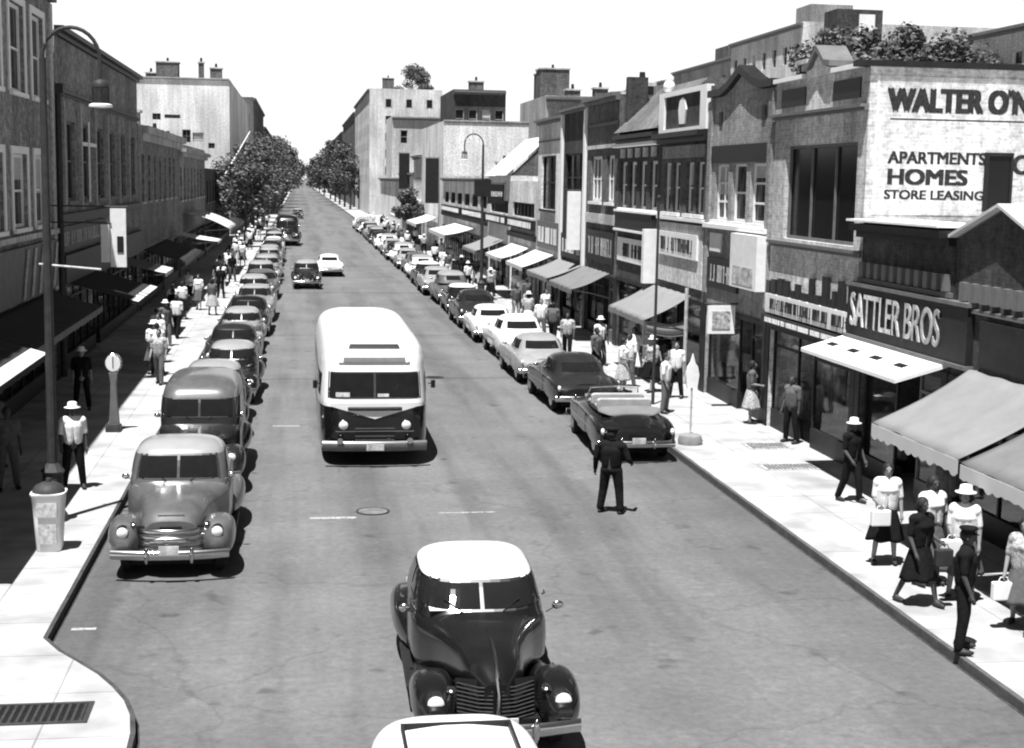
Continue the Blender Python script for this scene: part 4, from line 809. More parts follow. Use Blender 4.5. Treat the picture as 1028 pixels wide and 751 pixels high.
    if kind == 'convertible':
        part('cockpit', MB().add(*(lambda m_: (m_.v, m_.f))(Cabin([(1.02,1.85,4.0,.76,4),(1.06,1.85,4.0,.76,4)]).shell(1.035,1.05,1))), M['blackp'], t)
        for y in (2.35,3.2):
            part('seat', MB().rings([[(x*.68,y+dy,z) for x,z in ((-1,1.0),(1,1.0),(1,1.26),(.9,1.3),(-.9,1.3),(-1,1.26))] for dy in (0,.16)]).box(-.66,.66,y-.42,y-.01,1.0,1.1), M['seat'], t, bevel=.03)
        part('folded_top', MB().add(*(lambda m_: (m_.v, m_.f))(loft([(3.65,.55,1.0,1.1,3),(3.85,.76,1.0,1.2,3),(4.1,.74,1.0,1.16,3),(4.25,.55,1.0,1.06,3)],12,20))), M['canvasG'], t, True)
        w = part('windshield', MB().tube([(-.68,1.75,1.05),(-.62,1.95,1.38),(0,1.88,1.4),(.62,1.95,1.38),(.68,1.75,1.05)], .022, 6), C_, t)
        part('pane', MB().quad((-.67,1.75,1.05),(.67,1.75,1.05),(.61,1.94,1.37),(-.61,1.94,1.37)), M['glassT'], w)
        part('steering_wheel', MB().tube([(.35+.17*math.cos(a),2.1+.06*math.sin(a),1.2+.16*math.sin(a)) for a in [k*.5236 for k in range(13)]], .012, 6), M['blackp'], t)
        return t
    z0 = cab.t[0][0]
    part('cabin', cab.shell(z0, zt+.01, 8, cap=False), P_, t, 60)
    part('roof', cab.shell(zt+.01, ztop, 10), RP, t, 60)
    fr = part('windshield', cab.front(-.86,.86,zb-.03,zt+.02,.006), C_ , t)
    for a, b_ in ((-.82,-.03),(.03,.82)): part('pane', cab.front(a,b_,zb,zt-.01,.016), M['cglass'], fr)
    part('rear_window', cab.front(-.5 if old else -.74,.5 if old else .74,zb+.04,zt-.02,.012,1), M['cglass'], t)
    ys = cab.at((zb+zt)/2); 
    if kind == 'pickup': segs = [(2.15,3.0)]
    elif kind == 'van': segs = [(2.1,2.95)]
    else: segs = [(2.05,2.85),(2.95,3.65)]
    for sg in (-1, 1):
        for k, (a, b_) in enumerate(segs): part('side_window', cab.side(sg,a,b_,zb,zt-.01,.012,(.18 if k == 0 else 0,.12 if k == len(segs)-1 else 0)), M['cglass'], t)
    part('mirror', MB().ell((-.91,1.95,zb+.0),(.07,.03,.055),10,6).tube([(-.78,2.0,zb-.1),(-.89,1.96,zb-.02)], .01, 5), C_, t, True)
    part('mirror', MB().ell((.91,1.95,zb+.0),(.07,.03,.055),10,6).tube([(.78,2.0,zb-.1),(.89,1.96,zb-.02)], .01, 5), C_, t, True)
    for sg in (-1,1): part('wiper', MB().tube([(sg*.2,cab.at(zb-.04)[0]-.02,zb-.05),(sg*.45,cab.at(zb+.1)[0]+.0,zb+.1)], .008, 5), M['blackp'], t)
    if kind == 'pickup':
        part('cargo_bed', MB().box(-.72,.72,3.5,5.0,1.102,1.11), M['blackp'], t)
    return t

# the two nearest moving cars
car = make_car('sedan','black forties sedan with a white roof driving towards the camera in the foreground','forties',(2.24,15.5,0),R(-1),'paintBk','paintWh',None,ww=False); car.scale = (1.07,1.07,1.05)
part('paper', MB().box(-.62,-.14,1.86,2.05,1.18,1.19), M['signw'], car)
wc = make_car('panel_van','white panel van roof cut off by the bottom edge of the picture','van',(1.27,7.05,0),0,'paintWh',None,None,'van'); wc.scale = (.86,1,1)
part('roof_trim', MB().box(-.53,.53,4.28,4.32,2.1,2.172), M['darkp'], wc)
for x_ in (-.53,.50): part('roof_trim', MB().box(x_,x_+.03,2.6,4.278,2.12,2.175), M['darkp'], wc)
# bus
def make_bus(loc):
    t = thing('bus','city bus with white upper body and black lower body driving towards the camera','bus',loc)
    L = 10.0; W2 = 1.28
    low = Cabin([(.34,.10,L-.1,W2-.03,9),(.6,.02,L,W2,9),(1.2,.0,L,W2,9),(1.5,.03,L,W2,9)])
    up = Cabin([(1.45,.03,L,W2,9),(1.6,.06,L,W2,8.5),(2.2,.24,L-.08,W2-.03,8),(2.5,.34,L-.2,W2-.06,7.5),(2.74,.50,L-.4,W2-.16,7),(2.88,.8,L-.8,W2-.40,6),(2.95,1.4,L-1.6,.6,4.5)])
    part('lower_body', low.shell(.34,1.40,6,90,cap=True), M['paintBk'], t, 50)
    part('waist_panel', low.shell(1.40,1.47,2,90,cap=False), M['paintWh'], t, 50)
    part('upper_body', up.shell(1.47,2.22,8,90,cap=False), M['paintWh'], t, 50); part('roof', up.shell(2.22,2.95,14,90), M['paintWh'], t, 50)
    w = part('windshield', up.front(-.84,.84,1.58,2.18,.006,k=24), M['chrome'], t)
    part('pane', up.front(-.81,-.02,1.61,2.15,.018,k=16), M['cglass'], w); part('pane', up.front(.02,.81,1.61,2.15,.018,k=16), M['cglass'], w)
    part('dashboard_papers', up.front(-.7,-.45,1.62,1.72,.022), M['stone'], w); part('dashboard_papers', up.front(.05,.25,1.62,1.69,.022), M['stone'], w)
    for sg in (-1, 1):
        for i in range(8):
            a = .75+i*1.08; ww_ = part('side_window', up.side(sg,a,a+.95,1.58,2.1,.006), M['chrome'], t); part('pane', up.side(sg,a+.05,a+.9,1.63,2.06,.014), M['cglass'], ww_)
        h = part('headlight', MB().lathe([(.12,.03),(.13,-.02),(.11,-.05),(.11,.05)], (sg*.72,.02,.98), 'Y', 20), M['chrome'], t, True)
        part('lens', MB().lathe([(.02,-.075),(.07,-.065),(.105,-.045)], (sg*.72,.02,.98), 'Y', 20), M['lens'], h, True)
        wheel(t, sg*1.06, 2.1, .46, .26); wheel(t, sg*1.06, 7.6, .46, .26)
        part('marker_light', MB().ell((sg*.95,.72,2.6),(.05,.08,.04),8,5), M['lens'], t, True)
        part('mirror', MB().box(sg*1.36-.05,sg*1.36+.05,.28,.31,1.8,1.98).tube([(sg*1.24,.3,1.9),(sg*1.36,.3,1.92)], .015, 6), M['blackp'], t)
    mb = MB()                                                     # winged trim below the windscreen
    n = 21
    for k in range(n-1):
        x0, x1 = -1.02+2.04*k/(n-1), -1.02+2.04*(k+1)/(n-1); f0, f1 = (lambda x: 1.42-.30*(1-abs(x)/1.02))(x0), (lambda x: 1.42-.30*(1-abs(x)/1.02))(x1)
        yy = lambda x: -.02+.05*abs(x)**6
        mb.quad((x0,yy(x0),f0),(x1,yy(x1),f1),(x1,yy(x1),1.49),(x0,yy(x0),1.49))
    part('front_wing_trim', mb, M['paintWh'], t)
    part('chrome_wing', curve_bar(-.05,.62,1.36,.04,.045), M['iron'], t, True)
    mb = MB()
    for i in range(4): mb.add(*(lambda m_: (m_.v, m_.f))(curve_bar(-.01, .45, .62+i*.09, .0, .02)))
    part('grille', mb, M['iron'], t)
    part('bumper', curve_bar(-.12,1.2,.5,.12,.13,n=21,fl=.9), mat('bumper_steel', .14, .4, metal=.7), t, True)
    part('number_plate', MB().box(-.2,.2,-.22,-.2,.42,.56), M['stone'], t)
    for x in (-.8,.8): part('fog_light', MB().lathe([(.07,-.05),(.08,0),(.05,.06)], (x,-.16,.64), 'Y', 14), M['chrome'], t, True)
    # destination box and roof vent
    part('vent_slot', up.front(-.52,.52,2.7,2.79,.02,k=16), M['blackp'], t)
    d_ = part('destination_box', up.front(-.66,.66,2.36,2.56,.02,k=24), M['paintWh'], t, True); d_.modifiers.new('solid','SOLIDIFY').thickness = .05
    part('destination_glass', up.front(-.58,.58,2.40,2.5,.035,k=20), M['greyp'], d_)
    part('front_panel_line', MB().box(-.9,.9,-.03,-.012,.83,.845), M['chrome'], t)
    for x in (-1.0,1.0): part('wiper', MB().tube([(x*.3,.06,1.6),(x*.55,.13,1.9)], .01, 5), M['blackp'], t)
    return t
make_bus((1.72,32.9,0))

# parked lines
CN = {'paintBk':'black','paintDk':'charcoal','paintGr':'mid grey','paintLt':'light grey','paintWh':'white'}
make_car('pickup_truck','grey forties pickup truck with chrome grille parked nearest on the left kerb','pickup',(-2.1,23.6,0),0,'paintGr','paintLt','vehicles parked along the left kerb','truck')
make_car('panel_van','tall grey panel van parked behind the nearest pickup on the left kerb','van',(-2.16,30.0,0),0,'paintDk','paintGr','vehicles parked along the left kerb','van')
prot = {}
def place_car(kind, paint, x, y, face, label, group, roofp=None):
    rz = R(180) if face else 0; name = {'forties':'sedan','fifties':'rounded_sedan','convertible':'convertible','van':'panel_van','pickup':'pickup_truck'}[kind]
    loc = (x, y, 0) if not face else (x, y+5.0, 0)
    jit = rnd.uniform(-.03,.03)
    if kind not in prot: o = make_car(name,label,kind,loc,rz+jit,paint,roofp,group); prot[kind] = (o, M[paint], M[roofp or paint]); o['label'] = label; return o
    src, p0, r0 = prot[kind]; c = copy_tree(src, {p0: M[paint]}); c.location = loc; c.rotation_euler = (0,0,rz+jit); c['label'] = label; c['group'] = group
    k_ = rnd.uniform(.95,1.04); c.scale = (k_*rnd.uniform(.98,1.02),k_,k_*rnd.uniform(.97,1.05))
    for ch in c.children:
        if roofp and ch.name.startswith('roof') and ch.type == 'MESH': ch.material_slots[0].link = 'OBJECT'; ch.material_slots[0].material = M[roofp]
    return c
gL, gR = 'vehicles parked along the left kerb', 'cars parked along the right kerb'
kinds = ['forties','forties','fifties','forties','fifties','fifties','forties','fifties']
cols = ['paintLt','paintGr','paintDk','paintLt','paintBk','paintLt','paintWh','paintGr','paintDk']
y = 36.6
for i in range(24):
    k = kinds[i%8] if i else 'forties'; c = ['paintDk','paintBk'][i] if i < 2 else cols[i%9]
    place_car(k, c, -2.15+rnd.uniform(-.14,.14), y, 0, '%s parked %s on the left kerb, %s car behind the panel van' % (CN[c], 'forties sedan' if k == 'forties' else 'rounded sedan', ORD[i]), gL, 'paintLt' if i in (0,1,5) else None); y += rnd.uniform(5.5,6.3)
place_car('convertible','paintBk',8.08,33.0,1,'open dark convertible parked nearest on the right kerb behind the policeman',gR)
y = 40.2; rc = ['paintDk','paintLt','paintWh','paintWh','paintDk','paintBk','paintGr','paintLt','paintDk','paintWh','paintGr','paintLt','paintWh']
for i in range(26):
    k = 'fifties' if i in (0,1,2,3) or i%3 else 'forties'; c = rc[i%13]
    place_car(k, c, 8.05+rnd.uniform(-.14,.1), y, 1, '%s parked %s on the right kerb, %s car beyond the convertible' % (CN[c], 'forties sedan' if k == 'forties' else 'rounded sedan', ORD[i]), gR, 'paintWh' if i in (5,8) else None); y += rnd.uniform(5.7,6.3)
gm = 'vehicles moving in the distance'
place_car('forties','paintDk',.45,86.5,0,'dark forties sedan coming towards the camera beyond the bus',gm)
place_car('fifties','paintWh',2.0,97.5,1,'white rounded sedan in the road behind the distant dark sedan',gm)
place_car('van','paintBk',-1.2,141,0,'black delivery van coming towards the camera far up the road',gm).scale = (1.25,1.3,1.35)
place_car('forties','paintGr',-.2,235,0,'tiny grey sedan farthest up the road',gm)

# ---------------------------------------------------------------- street furniture
def lamp_post(loc, sg, h, arm, label, style=0):
    t = thing('street_lamp', label, 'street lamp', loc, 0, 'arched street lamps')
    part('base', MB().lathe([(.26,0),(.26,.12),(.2,.2),(.19,.9),(.22,.95),(.14,1.05),(.1,1.1)], (0,0,0), n=12), M['iron'], t)
    part('pole', MB().tube([(0,0,1.0),(0,0,h*.5),(0,0,h-arm*.55)], [.095,.08,.06], 10), M['iron'], t)
    pts = [(sg*arm/2*(1-math.cos(a)), 0, h-arm*.55+arm*.55*math.sin(a)) for a in [math.pi*k/14 for k in range(15)]]
    pts.append((pts[-1][0],0,pts[-1][2]-.45))
    part('arm', MB().tube(pts, .035, 8), M['iron'], t)
    e = pts[-1]
    l = part('lantern', MB().lathe([(.03,.1),(.12,.06),(.15,0),(.15,-.05)], e, n=18), M['iron'], t, 40)
    part('globe', MB().lathe([(.135,-.05),(.145,-.2),(.14,-.34)], e, n=18), M['glassT'], l, True)
    part('lamp_frame', MB().tube([(e[0]-.14,0,e[2]-.05),(e[0]-.145,0,e[2]-.34)], .012, 5).tube([(e[0]+.14,0,e[2]-.05),(e[0]+.145,0,e[2]-.34)], .012, 5).tube([(e[0],-.14,e[2]-.05),(e[0],-.145,e[2]-.34)], .012, 5), M['iron'], l)
    part('bottom_plate', MB().lathe([(.16,-.34),(.21,-.36),(.21,-.4),(.05,-.42)], e, n=20), M['signw'], l)
    part('cross_arm', MB().tube([(-.15,0,h*.53),(sg*.95,0,h*.52)], .022, 6), M['stone'], t)
    return t
lamp_post((-4.55,27.4,.15),1,9.05,1.0,'tall arched iron street lamp on the left pavement beside the brick building')
o = lamp_post((9.75,77.5,.15),-1,8.9,1.0,'arched iron street lamp on the right pavement before the gabled shop')
part('box_sign', MB().box(-.45,.45,-.12,.12,5.6,6.5), M['signd'], o)
# bus stop style post with round base
t = thing('sign_post','short post with small white pointed sign and heavy round base on the right kerb','sign post',(9.68,34.6,.15))
part('base', MB().lathe([(.30,0),(.31,.1),(.27,.22),(.2,.26),(.04,.27)], (0,0,0), n=24), mat('concrete_base', .22, .9), t, 40)
part('pole', MB().tube([(0,0,.26),(0,0,1.55)], .028, 8), M['stone'], t)
part('plate', MB().prism(AF(0),[(-.13,1.42),(.13,1.42),(.17,1.75),(.13,1.95),(.06,2.05),(.0,2.28),(-.06,2.05),(-.13,1.95),(-.17,1.75)],-.04,.04), M['signw'], t)
# pole in front of the shop by the crowd
t = thing('awning_pole','plain pale iron pole standing behind the short sign post','pole',(12.1,44.2,.15)); part('pole', MB().tube([(0,0,0),(0,0,3.2)], .06, 8), M['stone'], t); part('foot', MB().lathe([(.12,0),(.1,.1),(.06,.14)], (0,0,0), n=12), M['stone'], t)
t = thing('street_pole','slim utility pole rising before the panelled building','pole',(10.3,41.0,.15)); part('pole', MB().tube([(0,0,0),(0,0,6.0)], [.05,.035], 8), M['iron'], t); part('cap', MB().ell((0,0,6.05),(.06,.06,.08),8,5), M['iron'], t)
# litter bin
t = thing('litter_bin','white tapered litter bin with dark domed lid on the left pavement','litter bin',(-4.27,25.25,.15))
mb = MB(); mb.rings([[(w*sup(math.cos(a),5),w*sup(math.sin(a),5),z) for a in [k*2*math.pi/28 for k in range(28)]] for z,w in ((0,.2),(.03,.21),(.55,.24),(.95,.27),(.98,.29),(1.02,.29))])
part('bin_body', mb, M['signw'], t, 40)
part('panel', MB().box(-.15,.15,-.245,-.235,.15,.5).box(-.17,.17,-.275,-.262,.62,.86), mat('grey_stencil', .45, .8, vary=.5, scale=12), t)
part('lid', MB().lathe([(.28,1.02),(.27,1.06),(.22,1.13),(.12,1.18),(.05,1.19),(.04,1.25),(.01,1.26)], (0,0,0), n=22), M['iron'], t, 40)
# penny scale
t = thing('weighing_scale','sidewalk penny weighing scale with round white dial by the left shops','weighing scale',(-4.65,37.2,.15)); t.scale = (.82,.82,.93)
part('base', MB().box(-.22,.22,-.35,.2,0,.16).box(-.2,.2,-.33,.05,.161,.2), M['iron'], t, bevel=.02)
part('column', MB().rings([[(x*w,y*.1+.1,z) for x,y in ((-1,-1),(1,-1),(1,1),(-1,1))] for z,w in ((.16,.16),(.9,.1),(1.3,.09),(1.6,.14))]), M['greyp'], t, bevel=.02)
part('dial', MB().lathe([(.01,-.02),(.24,-.02),(.26,.0),(.26,.14),(.01,.15)], (0,.03,1.85), 'Y', 28), M['chrome'], t, 30)
part('face', MB().lathe([(.01,-.035),(.22,-.035),(.225,-.021)], (0,.03,1.85), 'Y', 28), M['signw'], t); part('needle', MB().box(-.012,.012,-.02,-.008,1.72,2.03), M['lid'], t)
t = thing('bollard','dark rounded bollard top in the bottom left corner','bollard',(-3.72,16.3,.15)); part('post', MB().lathe([(.2,0),(.2,.5),(.16,.6),(.05,.66)], (0,0,0), n=20), M['iron'], t, 40); part('foot', MB().lathe([(.26,0),(.24,.08)], (0,0,0), n=20), M['iron'], t)

# ---------------------------------------------------------------- people
def capsule(mb, a, b, ra, rb, n=12):
    a, b = Vector(a), Vector(b); t = (b-a); L = t.length; t.normalize()
    u = t.cross(Vector((0,1,0)) if abs(t.y) < .9 else Vector((1,0,0))).normalized(); w = t.cross(u); rs = []
    for k in range(5): an = math.pi/2*(k/4); c = a-t*ra*math.cos(an)*.999; r = max(.001,ra*math.sin(an)); rs.append([c+(u*math.cos(q)+w*math.sin(q))*r for q in [2*math.pi*i/n for i in range(n)]])
    for k in range(5): an = math.pi/2*(1-k/4); c = b+t*rb*math.cos(an)*.999; r = max(.001,rb*math.sin(an)); rs.append([c+(u*math.cos(q)+w*math.sin(q))*r for q in [2*math.pi*i/n for i in range(n)]])
    mb.rings(rs)
def remesh(mb, vox, ratio, name):
    me = mb.mesh(name); b_ = bmesh.new(); b_.from_mesh(me); bmesh.ops.recalc_face_normals(b_, faces=b_.faces); b_.to_mesh(me); b_.free()
    o = bpy.data.objects.new('tmp_body', me); COL.objects.link(o)
    m = o.modifiers.new('r','REMESH'); m.mode = 'VOXEL'; m.voxel_size = vox; s = o.modifiers.new('s','SMOOTH'); s.iterations = 3; s.factor = .5
    d = o.modifiers.new('d','DECIMATE'); d.ratio = ratio
    dg = bpy.context.evaluated_depsgraph_get(); dg.update(); out = bpy.data.meshes.new_from_object(o.evaluated_get(dg)); bpy.data.objects.remove(o); out.name = name
    out.polygons.foreach_set('use_smooth', [True]*len(out.polygons)); return out
PM = {}
def pose(key, woman=False, skirt=False, armL=(.15,.1), armR=(.15,.1), step=.0, spread=.1, lean=0, long_sleeve=False, headturn=0):
    """faces -Y; arms given as (out, forward bend at the elbow)"""
    sw = .17 if woman else .2; hipw = .1; J = {}
    body, top, bot = MB(), MB(), MB()
    hip = Vector((0,0,.92)); chest = Vector((0,-lean*.5,1.28)); neck = Vector((0,-lean*.8,1.45)); head = Vector((0,-lean-.01,1.60))
    # head with features
    mbh = body; mbh.ell(head,(.074,.092,.115),16,12); capsule(body,head+Vector((0,-.02,-.07)),head+Vector((0,-.035,-.085)),.05,.04); capsule(body,neck,head+Vector((0,.01,-.05)),.052,.05)
    ct, st_ = math.cos(headturn), math.sin(headturn); fr = Vector((st_,-ct,0)); sd = Vector((ct,st_,0))
    capsule(body,head+fr*.088+Vector((0,0,.015)),head+fr*.108+Vector((0,0,-.02)),.010,.015); 
    for s in (-1,1): capsule(body,head+sd*s*.073,head+sd*s*.076+Vector((0,0,-.03)),.017,.012); capsule(body,head+fr*.083+sd*s*.03+Vector((0,0,.028)),head+fr*.083+sd*s*.04+Vector((0,0,.028)),.012,.010)
    capsule(body,head+fr*.085+Vector((-.015,0,-.05)),head+fr*.085+Vector((.015,0,-.05)),.012,.012)
    capsule(body,hip,chest,.125,.14); capsule(body,chest+Vector((-sw*.6,0,.1)),chest+Vector((sw*.6,0,.1)),.085,.085)
    capsule(top,hip+Vector((-.05,0,.08)),chest+Vector((-.05,0,0)),.135,.155); capsule(top,hip+Vector((.05,0,.08)),chest+Vector((.05,0,0)),.135,.155); capsule(top,chest+Vector((-sw*.8,0,.1)),chest+Vector((sw*.8,0,.1)),.105,.105); capsule(top,chest+Vector((0,0,.06)),neck+Vector((0,0,-.0)),.13,.075)
    if woman: capsule(top,chest+Vector((-.07,-.09,-.0)),chest+Vector((.07,-.09,-.0)),.075,.075)
    for s, (out, bend) in ((-1,armL),(1,armR)):
        sh = chest+Vector((s*(sw+.0),0,.11)); el = sh+Vector((s*math.sin(out),-.05*bend,-math.cos(out)))*.29
        fd = Vector((s*math.sin(out)*.6*(1-bend*.6)-s*.25*bend, -math.sin(bend*1.6), -math.cos(bend*1.6))).normalized(); wr = el+fd*.25
        capsule(body,sh,el,.052,.040); capsule(body,el,wr,.040,.026); capsule(body,wr,wr+fd*.075,.026,.032)
        perp = fd.cross(Vector((s,.2,0))).normalized(); thumbd = (fd*.6+perp*.8).normalized()
        for k in range(4):
            bp = wr+fd*.085+perp*(.024-.016*k); mid = bp+fd*(.036,.042,.039,.03)[k]; nr = Vector((-s,0,0)); tip = mid+(fd*.8+nr*.6).normalized()*(.034,.038,.036,.028)[k]
            capsule(body,bp,mid,.0095,.009,8); capsule(body,mid,tip,.009,.008,8)
        capsule(body,wr+fd*.02+perp*.02,wr+fd*.05+perp*.045,.012,.010,8); capsule(body,wr+fd*.05+perp*.045,wr+fd*.085+perp*.048,.010,.009,8)
        capsule(top,sh,el if long_sleeve else sh.lerp(el,.8),.068,.058)
        if long_sleeve: capsule(top,el,wr,.056,.040)
        J['hand%d' % s] = wr+fd*.1
        hp = hip+Vector((s*hipw,0,-.03)); kn = Vector((s*(hipw+spread*.35), -step*s*.16-.02, .5)); an = Vector((s*(hipw+spread*.7), -step*s*.30+.02+(.05 if step and s<0 else 0), .09))
        capsule(body,hp,kn,.085,.056); capsule(body,kn,an,.056,.036); capsule(body,an,an+Vector((0,-.12,-.04)),.036,.03)
        if not skirt: capsule(bot,hp,kn,.102,.082); capsule(bot,kn,an+Vector((0,0,.02)),.080,.066)
        J['foot%d' % s] = an
    if not skirt: capsule(bot,hip+Vector((-.06,0,.06)),hip+Vector((.06,0,.06)),.115,.115); capsule(bot,hip+Vector((-.06,.02,-.03)),hip+Vector((.06,.02,-.03)),.11,.11)
    pm = dict(body=remesh(body,.0085,.22,'body'), top=remesh(top,.012,.3,'shirt'))
    if skirt:
        b2 = MB(); rs = []
        for i in range(12):
            q = i/11; z = 1.02-q*.60; r = .125+.17*q**.8
            rs.append([(r*(1+.09*q*math.sin(k*math.pi/4+.6))*math.cos(2*math.pi*k/48)*1.05, r*(1+.09*q*math.sin(k*math.pi/4))*math.sin(2*math.pi*k/48)*.85, z+.012*math.sin(k*.9)*q) for k in range(48)])
        m_ = b2.rings(rs).mesh('skirt'); m_.polygons.foreach_set('use_smooth',[True]*len(m_.polygons)); pm['bot'] = m_
    else: pm['bot'] = remesh(bot,.012,.3,'trousers')
    for s in (-1,1):
        a = J['foot%d' % s]; m_ = MB().ell((a.x,a.y-.07,.045),(.048,.14,.045),12,8).mesh('shoe'); m_.polygons.foreach_set('use_smooth',[True]*len(m_.polygons)); pm['shoe%d' % s] = m_
    hr = MB(); h2 = head+Vector((0,.018,.022)); hr.ell(h2,(.084,.094,.108) if not woman else (.097,.1,.112),16,10)
    if woman: hr.ell(head+Vector((0,.055,-.03)),(.095,.06,.10),14,8)
    m_ = hr.mesh('hair'); m_.polygons.foreach_set('use_smooth',[True]*len(m_.polygons)); pm['hair'] = m_
    hz = head+Vector((0,0,.06))
    ht = MB().lathe([(.155,-.012),(.16,.0),(.098,.006),(.094,.06),(.085,.098),(.05,.112),(.01,.108)], hz, n=26); m_ = ht.mesh('hat'); m_.polygons.foreach_set('use_smooth',[True]*len(m_.polygons)); pm['hat'] = m_
    cp = MB().lathe([(.09,-.01),(.094,.03),(.125,.06),(.12,.08),(.03,.09)], hz, n=24); cp.add([(hz.x-.07,hz.y-.07,hz.z),(hz.x-.05,hz.y-.13,hz.z-.02),(hz.x,hz.y-.15,hz.z-.025),(hz.x+.05,hz.y-.13,hz.z-.02),(hz.x+.07,hz.y-.07,hz.z),(hz.x,hz.y-.06,hz.z+.01)],[(0,1,2,3,4,5)]); pm['cap'] = cp.mesh('cap')
    pm['J'] = J; PM[key] = pm
pose('man', spread=.12, armL=(.12,.25), armR=(.14,.1))
pose('walk', step=.55, spread=.02, armL=(.1,.5), armR=(.15,.3))
pose('cop', spread=.12, armL=(.35,.7), armR=(.3,.15), long_sleeve=True)
pose('woman', woman=True, skirt=True, armL=(.12,.9), armR=(.2,.25))
pose('womanwalk', woman=True, skirt=True, step=.8, armL=(.2,.35), armR=(.15,.85))
def setm(o, m):
    if not o.data.materials: o.data.materials.append(m)
    o.material_slots[0].link = 'OBJECT'; o.material_slots[0].material = m
def person(label, ps, x, y, rz, top, bot, skin='skinL', hat=None, bag=None, s=1.0, z=.15, grp=None, hair='hair'):
    t = thing('person', label, 'person', (x,y,z), rz, grp); t.scale = (s,s,s); pm = PM[ps]
    def p(nm, key, m):
        o = bpy.data.objects.new(nm, pm[key]); COL.objects.link(o); o.parent = t; setm(o, M[m]); return o
    p('body','body',skin); p('blouse' if 'woman' in ps else 'shirt','top',top); p('skirt' if 'woman' in ps else 'trousers','bot',bot); p('shoe','shoe-1','leather'); p('shoe','shoe1','leather'); p('hair','hair',hair)
    if hat == 'cap': p('cap','cap','clothK')
    elif hat: p('hat','hat',hat)
    if bag:
        h = pm['J']['hand%d' % bag[0]]; a = thing('handbag' if bag[2] else 'paper_bag', '%s held by the %s' % (bag[1], ' '.join(label.split()[:9])), 'bag', (0,0,0))
        T = Matrix.Translation((x,y,z)) @ Matrix.Rotation(rz,4,'Z'); w = T @ (h*s)
        a.location = w
        m_ = 'leather' if bag[2] else 'signw'; k = .14 if bag[2] else .17
        part('bag_body', MB().rings([[(xx*k,yy*.06,zz) for xx,yy in ((-1,-1),(1,-1),(1,1),(-1,1))] for zz in (-.34,-.32,-.1,-.07)]), M[m_], a, bevel=.02)
        part('strap', MB().tube([(-.09,0,-.08),(-.05,0,-.0),(.05,0,-.0),(.09,0,-.08)], .008, 6), M[m_], a)
    return t
person('policeman in dark uniform and peaked cap standing in the roadway','cop',6.2,27.9,R(150),'clothK','clothK','skinD','cap',z=0).scale = (1.15,1.15,1.0)
g1 = 'people waiting on the right pavement under the awnings'
person('man in a white sun helmet and black clothes walking beside the dark shopfront','walk',11.25,27.9,R(25),'clothK','clothK','skinD','straw',grp=g1)
person('woman in a white blouse and black skirt holding a pale bag under the awning','woman',10.0,23.15,R(-15),'clothW','clothK','skinL',None,(-1,'pale shopping bag',0),grp=g1,s=1.03)
person('woman in a white blouse with dark scarf standing behind the others','woman',10.2,21.8,R(10),'clothW','clothG','skinD',None,grp=g1,s=1.06)
person('woman in a white blouse and white sun hat at the back of the group','woman',10.35,20.95,R(-30),'clothW','clothG','skinL','straw',(-1,'pale paper bag',0),grp=g1,s=1.05)
person('woman in an all black dress walking towards the kerb','womanwalk',9.55,20.75,R(20),'clothK','clothK','skinD',None,(1,'dark handbag',1),grp=g1,s=.99)
person('man in black standing at the kerb edge with his back to the shops','man',9.2,18.5,R(60),'clothK','clothK','skinD','cap',grp=g1,s=1.03)
person('woman in a patterned grey blouse and dark skirt at the right edge','womanwalk',10.55,19.4,R(-40),'clothP','clothG','skinL',None,(-1,'light handbag',0),grp=g1,s=.98)
person('man in dark clothes in the shadow beneath the right edge awning','man',11.6,20.4,R(-20),'clothG','clothK','skinD',None,grp=g1)
person('man in shirt sleeves deep in the shade of the large awning','man',11.7,24.3,R(-40),'clothG','clothK','skinD',None,grp=g1)
person('man in shadow beside the dark shop doorway','man',12.3,34.6,R(-60),'clothG','clothK','skinD',None,grp='people by the right shopfronts')
person('pale dressed woman looking into the shop window below the poster board','woman',12.2,37.6,R(70),'clothG','clothP','skinL',None,grp='people by the right shopfronts')
g2 = 'crowd beneath the wide light awning'
for i,(x,y,ps,top,bot,l,hat) in enumerate((
 (10.25,39.4,'man','clothW','clothG','man in a white shirt nearest the short sign post',None),
 (9.9,43.3,'woman','clothW','clothP','woman in white just behind the convertible',None),
 (10.4,44.6,'man','clothW','clothG','man in a white shirt at the left of the crowd under the light awning',None),
 (10.9,43.6,'womanwalk','clothP','clothK','woman in patterned blouse in the middle of the crowd','straw'),
 (11.3,42.2,'man','clothW','clothK','man in white shirt and dark trousers at the right of the crowd',None),
 (9.7,46.4,'walk','clothG','clothK','man in grey shirt walking behind the crowd under the light awning',None),
 (11.0,46.5,'woman','clothW','clothW','woman all in white farther back in the crowd',None),
 (11.7,45.2,'man','clothK','clothK','man in black against the shop under the light awning','straw'))):
    person(l,ps,x,y,R(rnd.uniform(-60,60)),top,bot,rnd.choice(('skinL','skinD')),hat,grp=g2)
g3 = 'people on the left pavement'
person('man in white shirt, black braces and straw hat beside the litter bin','man',-4.6,30.2,R(15),'clothW','clothK','skinD','straw',grp=g3,s=1.03)
person('dim figure in the shade at the left edge','man',-5.9,30.2,R(30),'clothG','clothG','skinD',None,grp=g3)
person('second dim figure under the dark left awning','woman',-6.6,32.5,R(40),'clothG','clothG','skinL',None,grp=g3)
person('woman in a white hat and blouse in the light before the left shops','woman',-4.7,48.0,R(10),'clothW','clothG','skinL','straw',grp=g3)
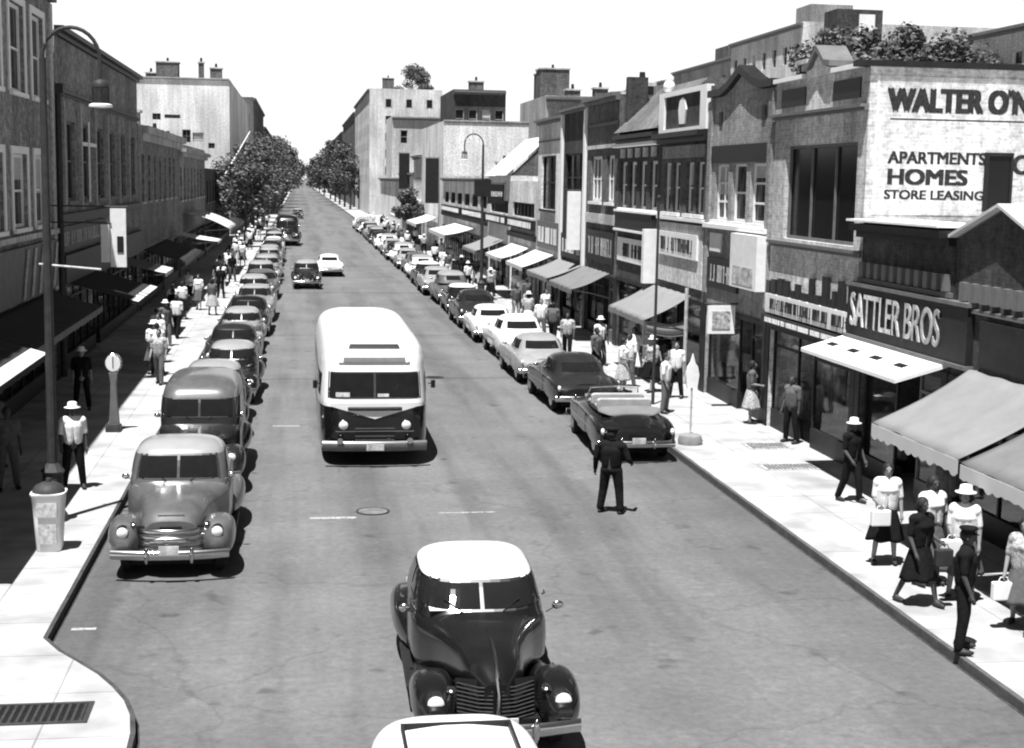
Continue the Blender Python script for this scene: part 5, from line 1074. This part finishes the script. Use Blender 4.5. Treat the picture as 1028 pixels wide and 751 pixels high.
person('man in dark suit under the striped left awning','man',-5.9,40.5,R(10),'clothK','clothK','skinL','straw',grp=g3)
tops = ['clothW','clothW','clothG','clothP','clothW','clothK']; bots = ['clothG','clothK','clothP','clothK','clothW']
tn = {'clothW':'white','clothG':'grey','clothP':'patterned','clothK':'black'}
for i in range(46):
    y = 46+i*2.4+(i/16)**2*6+rnd.uniform(-1,1); ps = rnd.choice(('man','walk','woman','womanwalk')); tp = rnd.choice(tops); x = rnd.uniform(-5.6,-3.95) if i > 3 else -4.3-.25*i
    person('%s in a %s %s, %s pedestrian along the far left pavement' % ('woman' if 'woman' in ps else 'man', tn[tp], 'blouse' if 'woman' in ps else 'shirt', (ORD+['twenty-ninth']+[a+b for a in ('thirty','fortieth ') for b in ('-first','-second','-third','-fourth','-fifth','-sixth','-seventh','-eighth','-ninth') if a=='thirty']+['fortieth']+['forty'+b for b in ('-first','-second','-third','-fourth','-fifth','-sixth','-seventh','-eighth','-ninth')])[i]),ps,x,y,R(rnd.choice((0,180))+rnd.uniform(-30,30)),tp,rnd.choice(bots),rnd.choice(('skinL','skinD')),'straw' if rnd.random()<.25 else None,grp='pedestrians far along the left pavement')
for i in range(44):
    y = 50+i*2.6+(i/16)**2*6+rnd.uniform(-1,1); ps = rnd.choice(('man','walk','woman','womanwalk')); tp = rnd.choice(tops); x = rnd.uniform(9.6,11.6)
    person('%s in a %s %s, %s pedestrian along the far right pavement' % ('woman' if 'woman' in ps else 'man', tn[tp], 'blouse' if 'woman' in ps else 'shirt', (ORD+['twenty-ninth']+[a+b for a in ('thirty','fortieth ') for b in ('-first','-second','-third','-fourth','-fifth','-sixth','-seventh','-eighth','-ninth') if a=='thirty']+['fortieth']+['forty'+b for b in ('-first','-second','-third','-fourth','-fifth','-sixth','-seventh','-eighth','-ninth')])[i]),ps,x,y,R(rnd.choice((0,180))+rnd.uniform(-30,30)),tp,rnd.choice(bots),rnd.choice(('skinL','skinD')),'straw' if rnd.random()<.25 else None,grp='pedestrians far along the right pavement')
